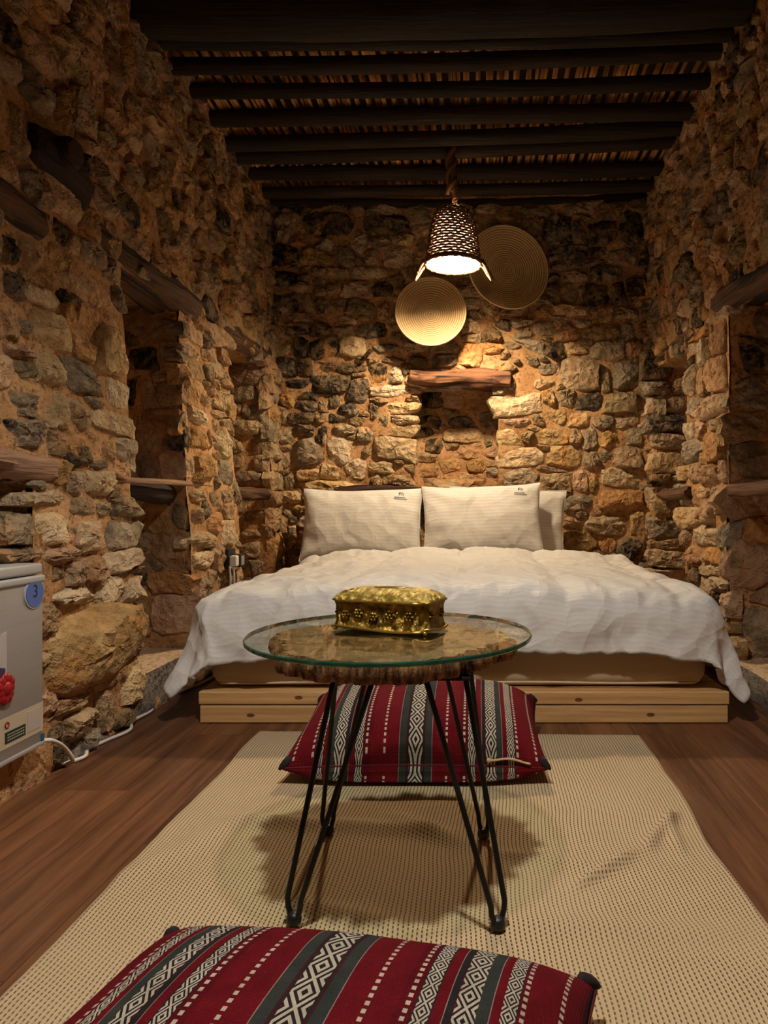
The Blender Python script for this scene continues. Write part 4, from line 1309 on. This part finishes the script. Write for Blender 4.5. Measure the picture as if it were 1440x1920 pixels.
V = [(TX+GR_*c*k, TY+GR_*s*k, z) for (k, z) in ((0.994, GZ0), (1.0, GZ0+0.0018), (1.0, GZ1-0.0018), (0.994, GZ1)) for (c, s) in ring]
Fc = [(i*n+j, i*n+(j+1) % n, (i+1)*n+(j+1) % n, (i+1)*n+j) for i in range(3) for j in range(n)]
mb.add(V, Fc, 1)
mb.add([V[3*n+j] for j in range(n)], [tuple(range(n))], 0)
mb.add([V[j] for j in range(n)], [tuple(reversed(range(n)))], 0)
mb.build('glass_top', [M['glass'], M['glass_edge']], table, True, 40)

m = NT('trunk_slice_wood', 0.55, 0.35)
p = m.pos()
mp = m.n('ShaderNodeMapping'); m.l(p, mp.inputs[0]); mp.inputs['Location'].default_value = (-TX, -TY, 0)
nz = m.noise(mp.outputs[0], 11, 6, 0.65, 2.2)
ln = m.n('ShaderNodeVectorMath', operation='LENGTH'); m.l(mp.outputs[0], ln.inputs[0])
rg = m.math('SINE', m.math('ADD', m.math('MULTIPLY', ln.outputs['Value'], 190.0), m.math('MULTIPLY', nz, 34.0)))
c = m.mix(m.smooth(nz, 0.3, 0.7), (0.12, 0.045, 0.016), (0.46, 0.22, 0.085))
c = m.mix(m.math('MULTIPLY', m.smooth(rg, -0.2, 1.0), 0.3), c, (0.06, 0.024, 0.010))
m.color(c); m.bump(nz, 0.4, 0.01)
M['slice'] = m.mat
m = NT('ridged_bark', 0.75, 0.25)
tcn = m.pos((1, 1, 0.25))
nz = m.noise(tcn, 70, 5, 0.65)
m.color(m.ramp(nz, [(0.36, (0.016, 0.007, 0.004)), (0.46, (0.15, 0.065, 0.024)), (0.62, (0.36, 0.18, 0.075))]))
m.bump(nz, 0.9, 0.012)
M['bark'] = m.mat
mb = MB()
ns = 240
SCX, SCY = -0.182, 1.460
def slice_r(a):
    r = 0.232 + 0.010*math.sin(3*a+0.6) + 0.008*math.sin(5*a+1.2)
    r += 0.032*math.exp(-((((a-PI*0.93+PI) % (2*PI))-PI)/0.32)**2)        # lobe to the left
    return r
rsl = np.random.RandomState(5)
rg_ = [0.006*math.sin(j*1.05)+0.005*math.sin(j*0.43+1)+0.006*rsl.uniform(-1, 1) for j in range(ns)]
levels = [(0.458, 0.93, 0.6), (0.462, 0.98, 1.0), (0.475, 1.0, 1.0), (0.493, 0.985, 1.0), (0.4995, 0.96, 0.6)]
V = []
for (z, k, am) in levels:
    for j in range(ns):
        a = 2*PI*j/ns
        r = slice_r(a)*k + rg_[j]*am
        V.append((SCX + r*math.cos(a), SCY + r*math.sin(a), z))
Fc = [(i*ns+j, i*ns+(j+1) % ns, (i+1)*ns+(j+1) % ns, (i+1)*ns+j) for i in range(4) for j in range(ns)]
mb.add(V, Fc, 1)
mb.add([V[4*ns+j] for j in range(ns)] + [(SCX, SCY, 0.4995)], [(j, (j+1) % ns, ns) for j in range(ns)], 0)
mb.add([V[j] for j in range(ns)], [tuple(reversed(range(ns)))], 1)
slab = mb.build('trunk_slice', [M['slice'], M['bark']], table, True, 50)
tag(slab, 'bark-edged slice of tree trunk')

def hairpin(foot, top_a, top_b):
    mb = MB()
    fz = 0.022
    f = Vector((foot[0], foot[1], fz))
    ta, tb = Vector(top_a), Vector(top_b)
    hor = (tb - ta); hor.normalize()
    wb = 0.016
    pts = []
    for t in np.linspace(0, 1, 8): pts.append(ta.lerp(f - hor*wb + Vector((0, 0, 0.035)), t))
    for q in np.linspace(0.15, 0.85, 6): pts.append(f - hor*wb*math.cos(PI*q) + Vector((0, 0, 0.035*(1-math.sin(PI*q)))))
    for t in np.linspace(1, 0, 8): pts.append(tb.lerp(f + hor*wb + Vector((0, 0, 0.035)), t))
    mb.tube(pts, 0.0053, 10)
    leg = mb.build('leg', M['black_iron'], table)
    mb = MB(); c = (ta+tb)/2
    mb.box((min(ta.x, tb.x)-0.012, min(ta.y, tb.y)-0.012, 0.454), (max(ta.x, tb.x)+0.012, max(ta.y, tb.y)+0.012, 0.458))
    mb.build('leg_plate', M['black_iron'], leg, False)
    mb = MB()
    mb.lathe([(0.0001, 0.0), (0.010, 0.0), (0.0135, 0.003), (0.014, 0.009), (0.0125, 0.016), (0.008, 0.021), (0.0001, 0.022)], 18, Matrix.Translation((foot[0], foot[1], 0.012)))
    mb.build('foot_cap', M['black_plastic'], leg)
ZT = 0.457
hairpin((-0.338, 1.29), (-0.275, 1.35, ZT), (-0.195, 1.305, ZT))
hairpin((0.032, 1.275), (-0.10, 1.30, ZT), (-0.03, 1.355, ZT))
hairpin((-0.352, 1.645), (-0.305, 1.53, ZT), (-0.24, 1.60, ZT))
hairpin((0.008, 1.625), (-0.09, 1.60, ZT), (-0.025, 1.53, ZT))

# ------------------------------------------------------------------ gilt tissue box
def gilt(name, lo, hi, metal, rough):
    m = NT(name, rough, 0.5)
    p = m.pos()
    nz = m.noise(p, 48, 5, 0.65, 1.2)
    vo = m.n('ShaderNodeTexVoronoi'); vo.feature = 'SMOOTH_F1'; m.l(p, vo.inputs['Vector']); vo.inputs['Scale'].default_value = 75
    hh = m.math('ADD', nz, m.math('MULTIPLY', m.math('SUBTRACT', 1.0, vo.outputs['Distance']), 0.8))
    m.color(m.mix(m.smooth(hh, 0.75, 1.2), lo, hi))
    m.b.inputs['Metallic'].default_value = metal
    m.bump(hh, 0.9, 0.012)
    return m.mat
M['gilt'] = gilt('embossed_gilt_metal', (0.17, 0.105, 0.012), (0.50, 0.35, 0.07), 0.8, 0.36)
M['gilt_lid'] = gilt('embossed_gilt_lid', (0.30, 0.20, 0.03), (0.70, 0.52, 0.14), 0.55, 0.42)  # brighter copy of the gilt, light on the box top put into the colour
M['gilt_plain'] = plain('gilt_trim', (0.46, 0.32, 0.07), 0.3, 0.9, noise=0.3, nscale=60)
BL, BD = 0.218, 0.115
bc = Vector((-0.192, 1.515, GZ1))
Mb = Matrix.Translation(bc) @ Matrix.Rotation(math.radians(-19), 4, 'Z')
box = empty('tissue_box', bc)
tag(box, 'embossed gold metal tissue box on the glass table top', 'tissue box')
def outline(sx, sy, ch, n=10, bow=0.004):
    hx, hy = sx/2, sy/2
    cs = [(-hx+ch, -hy), (hx-ch, -hy), (hx, -hy+ch), (hx, hy-ch), (hx-ch, hy), (-hx+ch, hy), (-hx, hy-ch), (-hx, -hy+ch)]
    out = []
    for i in range(8):
        a, b = cs[i], cs[(i+1) % 8]
        k = n if i % 2 == 0 else 4
        for t in range(k):
            q = t/k
            x, y = a[0]+(b[0]-a[0])*q, a[1]+(b[1]-a[1])*q
            if i % 2 == 1:      # concave corner cut
                cx_, cy_ = (1 if x > 0 else -1), (1 if y > 0 else -1)
                x -= cx_*bow*math.sin(PI*q); y -= cy_*bow*math.sin(PI*q)
            out.append((x, y))
    return out
def loft(rings, name, mat, parent, cap0=True, cap1=True, smooth=True):
    n = len(rings[0])
    V = [Mb @ Vector(p) for r in rings for p in r]
    Fc = [(i*n+j, i*n+(j+1) % n, (i+1)*n+(j+1) % n, (i+1)*n+j) for i in range(len(rings)-1) for j in range(n)]
    if cap0: Fc.append(tuple(reversed(range(n))))
    if cap1: Fc.append(tuple((len(rings)-1)*n+j for j in range(n)))
    mb = MB(); mb.add(V, Fc)
    return mb.build(name, mat, parent, smooth, 35)
def lv(sx, sy, z, ch=0.016, wave=0.0):
    o_ = outline(sx, sy, ch)
    N = len(o_)
    return [(x, y, z + wave*math.cos(4*PI*i/N*2)) for i, (x, y) in enumerate(o_)]
body = loft([lv(BL+0.006, BD+0.006, 0.004, wave=0.003), lv(BL, BD, 0.012, wave=0.003), lv(BL-0.004, BD-0.004, 0.022), lv(BL-0.003, BD-0.003, 0.052), lv(BL+0.002, BD+0.002, 0.060)], 'box_body', M['gilt'], box)
lid = loft([lv(BL+0.004, BD+0.004, 0.0605), lv(BL+0.006, BD+0.006, 0.0645), lv(BL+0.002, BD+0.002, 0.070), lv(BL-0.03, BD-0.026, 0.082), lv(BL-0.07, BD-0.056, 0.087)], 'lid', M['gilt_lid'], box)
mb = MB(); mb.tube([Mb @ Vector(p) for p in lv(BL+0.005, BD+0.005, 0.0635)], 0.0026, 8, closed=True); mb.build('lid_rim', M['gilt_plain'], lid)
mb = MB(); mb.tube([Mb @ Vector(p) for p in lv(BL+0.008, BD+0.008, 0.0075, wave=0.0035)], 0.0026, 8, closed=True); mb.build('base_rim', M['gilt_plain'], body)
for sx in (-1, 1):
    for sy in (-1, 1):
        mb = MB(); c = Mb @ Vector((sx*(BL/2-0.006), sy*(BD/2-0.006), 0.004)); mb.sphere(c, 0.0045, 10, 6, (1.2, 1.2, 0.85)); mb.build('foot', M['gilt_plain'], box)
# opening slot and raised flowers
mb = MB(); mb.tube([Mb @ Vector((0.035*math.cos(a), 0.010*math.sin(a), 0.0875)) for a in np.linspace(0, 2*PI, 28, endpoint=False)], 0.002, 6, closed=True); mb.build('slot_rim', M['gilt_plain'], lid)
mb = MB()
rs_ = np.random.RandomState(3)
def flower(cx_, cz_, r, face):
    for k in range(7):
        a = 2*PI*k/6
        rr = r*0.62 if k < 6 else 0
        du, dz = rr*math.cos(a), rr*math.sin(a)
        q = (cx_+du, cz_+dz)
        if face == 'f': c = Vector((q[0], -BD/2+0.001, q[1]))
        elif face == 'b': c = Vector((q[0], BD/2-0.001, q[1]))
        elif face == 'r': c = Vector((BL/2-0.001, q[0], q[1]))
        elif face == 'l': c = Vector((-BL/2+0.001, q[0], q[1]))
        else: c = Vector((q[0], q[1], 0.080))
        mb.sphere(Mb @ c, r*0.36, 8, 5, (1, 1, 0.8))
for x_ in (-0.075, -0.045, -0.01, 0.028, 0.07):
    flower(x_, 0.036+0.004*math.sin(x_*90), 0.0115, 'f'); flower(x_, 0.036, 0.0115, 'b')
for x_ in (-0.03, 0.025):
    flower(x_, 0.036, 0.011, 'r'); flower(x_, 0.036, 0.011, 'l')
for k in range(26):
    x_ = rs_.uniform(-BL/2+0.02, BL/2-0.02); z_ = rs_.uniform(0.022, 0.052)
    mb.sphere(Mb @ Vector((x_, -BD/2+0.001, z_)), rs_.uniform(0.0015, 0.003), 6, 4)
for k in range(40):
    x_ = rs_.uniform(-BL/2+0.016, BL/2-0.016); y_ = rs_.uniform(-BD/2+0.012, BD/2-0.012)
    ed = min(BL/2-abs(x_), BD/2-abs(y_))
    if abs(x_) < 0.045 and abs(y_) < 0.016: continue
    mb.sphere(Mb @ Vector((x_, y_, 0.070+min(ed, 0.024)*0.55)), rs_.uniform(0.003, 0.0055), 7, 4, (1, 1, 0.6))
tag(mb.build('raised_flowers', M['gilt'], body), kind='stuff')

# ------------------------------------------------------------------ mini fridge
FX = -1.195
fr_y1 = 1.944
fr_y0 = fr_y1 - 0.46
FZ0, FZ1 = 0.116, 0.617
m = NT('brushed_silver_panel', 0.38, 0.5)
nz = m.noise(m.pos((2, 2, 120)), 1.0, 3)
m.color(m.mix(nz, (0.29, 0.27, 0.25), (0.37, 0.345, 0.32))); m.b.inputs['Metallic'].default_value = 0.25
M['silver'] = m.mat
M['fridge_grey'] = plain('grey_fridge_trim', (0.36, 0.35, 0.335), 0.45)
M['fridge_body'] = plain('fridge_side', (0.30, 0.29, 0.28), 0.5)
fridge = empty('mini_fridge', (FX-0.2, (fr_y0+fr_y1)/2, FZ0))
tag(fridge, 'small silver fridge with a blue number 3 badge in the wall recess', 'fridge')
rbox('cabinet', (FX-0.40, fr_y0, FZ0+0.01), (FX-0.045, fr_y1, FZ1-0.03), 0.008, M['fridge_body'], fridge, 2)
door = rbox('door', (FX-0.042, fr_y0, FZ0+0.012), (FX, fr_y1, FZ1-0.035), 0.008, M['silver'], fridge, 3)
rbox('top_panel', (FX-0.40, fr_y0, FZ1-0.029), (FX-0.002, fr_y1+0.001, FZ1), 0.007, M['fridge_grey'], fridge, 3)
rbox('door_top_trim', (FX-0.030, fr_y0, FZ1-0.052), (FX+0.006, fr_y1+0.001, FZ1-0.032), 0.006, M['fridge_grey'], door, 3)
rbox('door_bottom_trim', (FX-0.035, fr_y0, FZ0+0.004), (FX+0.003, fr_y1, FZ0+0.016), 0.003, M['fridge_grey'], door, 2)
for sy in (fr_y0+0.04, fr_y1-0.04):
    for sx in (FX-0.36, FX-0.06):
        mb = MB(); mb.tube([(sx, sy, 0.100), (sx, sy, FZ0+0.012)], 0.012, 10)
        mb.build('foot', M['black_plastic'], fridge)
def on_door(px, py): 
    Y = FX*F/(px-CX); return Y, H-(py-CY)*Y/F
def decal(name, pts, mat, d, parent=None):
    mb = MB(); n = len(pts)
    mb.add([(FX+d, y, z) for (y, z) in pts] + [(FX-0.0005, y, z) for (y, z) in pts], [tuple(range(n))] + [(i, (i+1) % n, n+(i+1) % n, n+i) for i in range(n)])
    return mb.build(name, mat, parent or door, False)
M['badge_blue'] = plain('badge_blue', (0.075, 0.13, 0.36), 0.5)
M['badge_rim'] = plain('badge_rim', (0.45, 0.45, 0.47), 0.3)
M['badge_ink'] = plain('badge_ink', (0.01, 0.012, 0.03), 0.5)
M['label_cream'] = plain('label_cream', (0.50, 0.42, 0.30), 0.6)
M['label_green'] = plain('label_green', (0.012, 0.035, 0.028), 0.5)
M['flower_red'] = plain('magnet_red', (0.30, 0.006, 0.012), 0.4, noise=0.4, nscale=50)
M['card_dark'] = plain('card_purple', (0.05, 0.04, 0.085), 0.5, noise=0.5)
M['card_light'] = plain('card_white', (0.42, 0.40, 0.40), 0.5, noise=0.2)
M['tape_blue'] = plain('blue_tape', (0.02, 0.10, 0.20), 0.5)
by, bz = on_door(63, 1112)
RB = 0.0375
disc = lambda r, n=40: [(by + r*math.cos(2*PI*i/n), bz + r*math.sin(2*PI*i/n)) for i in range(n)]
bd = decal('number_badge', disc(RB*1.1), M['badge_rim'], 0.003)
decal('badge_face', disc(RB*0.98), M['badge_blue'], 0.005, bd)
v, f = text_mesh('3', 0.048)
mb = MB(); mb.add([(FX+0.0058, by + q[0]*0.95, bz + 0.004 + q[1]) for q in v], f); mb.build('number', M['badge_ink'], bd, False)
def quad(px0, py0, px1, py1):
    y0, _ = on_door(px0, py0); y1, _ = on_door(px1, py0)
    zt = on_door(px1, py0)[1]; zb = on_door(px1, py1)[1]
    return [(y0, zb), (y1, zb), (y1, zt), (y0, zt)]
lab = decal('info_label', [(fr_y0+0.02, 0.160), (fr_y1-0.004, 0.160), (fr_y1-0.004, 0.238), (fr_y0+0.02, 0.238)], M['label_cream'], 0.001)
decal('label_green_strip', [(1.784, 0.172), (1.864, 0.172), (1.864, 0.201), (1.784, 0.201)], M['label_green'], 0.0018, lab)
decal('label_blank_box', [(1.873, 0.173), (1.928, 0.173), (1.928, 0.228), (1.873, 0.228)], plain('label_pale', (0.46, 0.40, 0.36), 0.6), 0.0018, lab)
mb = MB()
for r_ in range(3):
    for q in range(9):
        a = 1.792 + 0.0075*q
        z_ = 0.178 + 0.007*r_
        mb.add([(FX+0.0024, a, z_), (FX+0.0024, a+0.0055, z_), (FX+0.0024, a+0.0055, z_+0.003), (FX+0.0024, a, z_+0.003)], [(0, 1, 2, 3)])
mb.build('label_lettering', M['label_cream'], lab, False)
mb = MB(); mb.tube([(FX+0.002, 1.791+0.007*math.cos(a), 0.219+0.007*math.sin(a)) for a in np.linspace(0, 2*PI, 16, endpoint=False)], 0.0016, 5, closed=True)
mb.build('label_seal', M['flower_red'], lab)
card = decal('picture_card', [(1.68, 0.315), (1.788, 0.315), (1.788, 0.455), (1.77, 0.450), (1.68, 0.470)], M['card_light'], 0.003)
decal('card_picture', [(1.68, 0.325), (1.782, 0.325), (1.782, 0.365), (1.74, 0.375), (1.68, 0.37)], M['card_dark'], 0.0036, card)
cy_, cz_ = on_door(6, 1292)
mb = MB()
for k in range(11):
    a = 2*PI*k/11
    mb.sphere((FX+0.006, cy_+0.022*math.cos(a)*(1 if k % 2 else 0.8), cz_+0.026*math.sin(a)), 0.015, 9, 6, (0.5, 1, 1))
mb.sphere((FX+0.008, cy_, cz_), 0.020, 9, 6, (0.5, 1, 1))
fo = mb.build('red_flower_magnet', M['flower_red'], None)
tag(fo, 'red flower-shaped magnet stuck low on the fridge door', 'magnet')
decal('blue_tape', [(fr_y1-0.012, 0.121), (fr_y1, 0.121), (fr_y1, 0.152), (fr_y1-0.012, 0.152)], M['tape_blue'], 0.002)

# ------------------------------------------------------------------ cables, socket, charger
def smooth_path(pts, n=8):
    pts = [Vector(p) for p in pts]; out = []
    for i in range(len(pts)-1):
        p0, p1, p2, p3 = pts[max(i-1, 0)], pts[i], pts[i+1], pts[min(i+2, len(pts)-1)]
        for k in range(n):
            t = k/n
            out.append(0.5*((2*p1) + (p2-p0)*t + (2*p0-5*p1+4*p2-p3)*t*t + (3*p1-p0-3*p2+p3)*t**3))
    return out + [pts[-1]]
path = [Vector((FX-0.02, fr_y1+0.005, 0.125)), Vector((FX+0.005, 1.97, 0.122)), Vector((-1.20, 2.05, 0.075)), Vector((-1.205, 2.10, 0.02))]
for (px, py) in ((121, 1432), (158, 1419), (166, 1405), (200, 1388), (243, 1369), (249, 1352), (283, 1333), (290, 1318), (325, 1302)):
    q = on_z(px, py, 0.007); path.append(q)
path += [Vector((-1.20, 3.1, 0.008)), Vector((-1.20, 3.4, 0.008))]
mb = MB(); mb.tube(smooth_path(path, 8), 0.0058, 8)
tag(mb.build('power_cable', M['white_plastic']), 'white power cable running along the foot of the left wall', 'cable')

sx = xl(0.5) + 0.045
sock = empty('wall_socket', (sx, 3.50, 0.50))
tag(sock, 'dark socket box fixed to the stone pillar beside the bed', 'socket')
mb = MB(); mb.box((sx-0.05, 3.455, 0.475), (sx+0.004, 3.56, 0.565)); mb.build('socket_box', M['black_plastic'], sock, False, bevel=0.004)
pl = empty('cable_plug', (sx, 3.485, 0.5))
tag(pl, 'white plug with cable in the dark wall socket', 'plug')
mb = MB(); mb.box((sx+0.005, 3.462, 0.478), (sx+0.04, 3.502, 0.532)); mb.build('plug_body', M['white_plastic'], pl, False, bevel=0.006)
for dx, dy in ((0.02, 3.48), (0.012, 3.45)):
    mb = MB(); mb.tube(smooth_path([(sx+dx, dy, 0.482), (sx+dx+0.004, dy, 0.40), (sx+dx-0.004, dy+0.01, 0.30), (sx+dx, dy+0.02, 0.12), (sx+dx, dy+0.02, 0.02)]), 0.0045, 8)
    mb.build('plug_cord', M['white_plastic'], pl)
ch = empty('phone_charger', (sx, 3.55, 0.5))
tag(ch, 'black phone charger with pale sticker plugged in beside the bed', 'charger')
mb = MB(); mb.box((sx+0.005, 3.508, 0.472), (sx+0.045, 3.572, 0.536)); mb.build('charger_body', M['black_plastic'], ch, False, bevel=0.005)
mb = MB(); mb.box((sx+0.014, 3.5065, 0.482), (sx+0.038, 3.508, 0.526)); mb.box((sx+0.045, 3.518, 0.482), (sx+0.0462, 3.562, 0.528)); mb.build('charger_sticker', plain('grey_sticker', (0.30, 0.29, 0.28), 0.5), ch, False)
mb = MB(); mb.tube(smooth_path([(sx+0.025, 3.57, 0.505), (sx+0.03, 3.62, 0.507), (sx+0.04, 3.66, 0.48), (sx+0.05, 3.67, 0.42), (sx+0.06, 3.66, 0.36)]), 0.0042, 8)
mb.build('charger_cord', M['black_plastic'], ch)

bpy.context.view_layer.update()
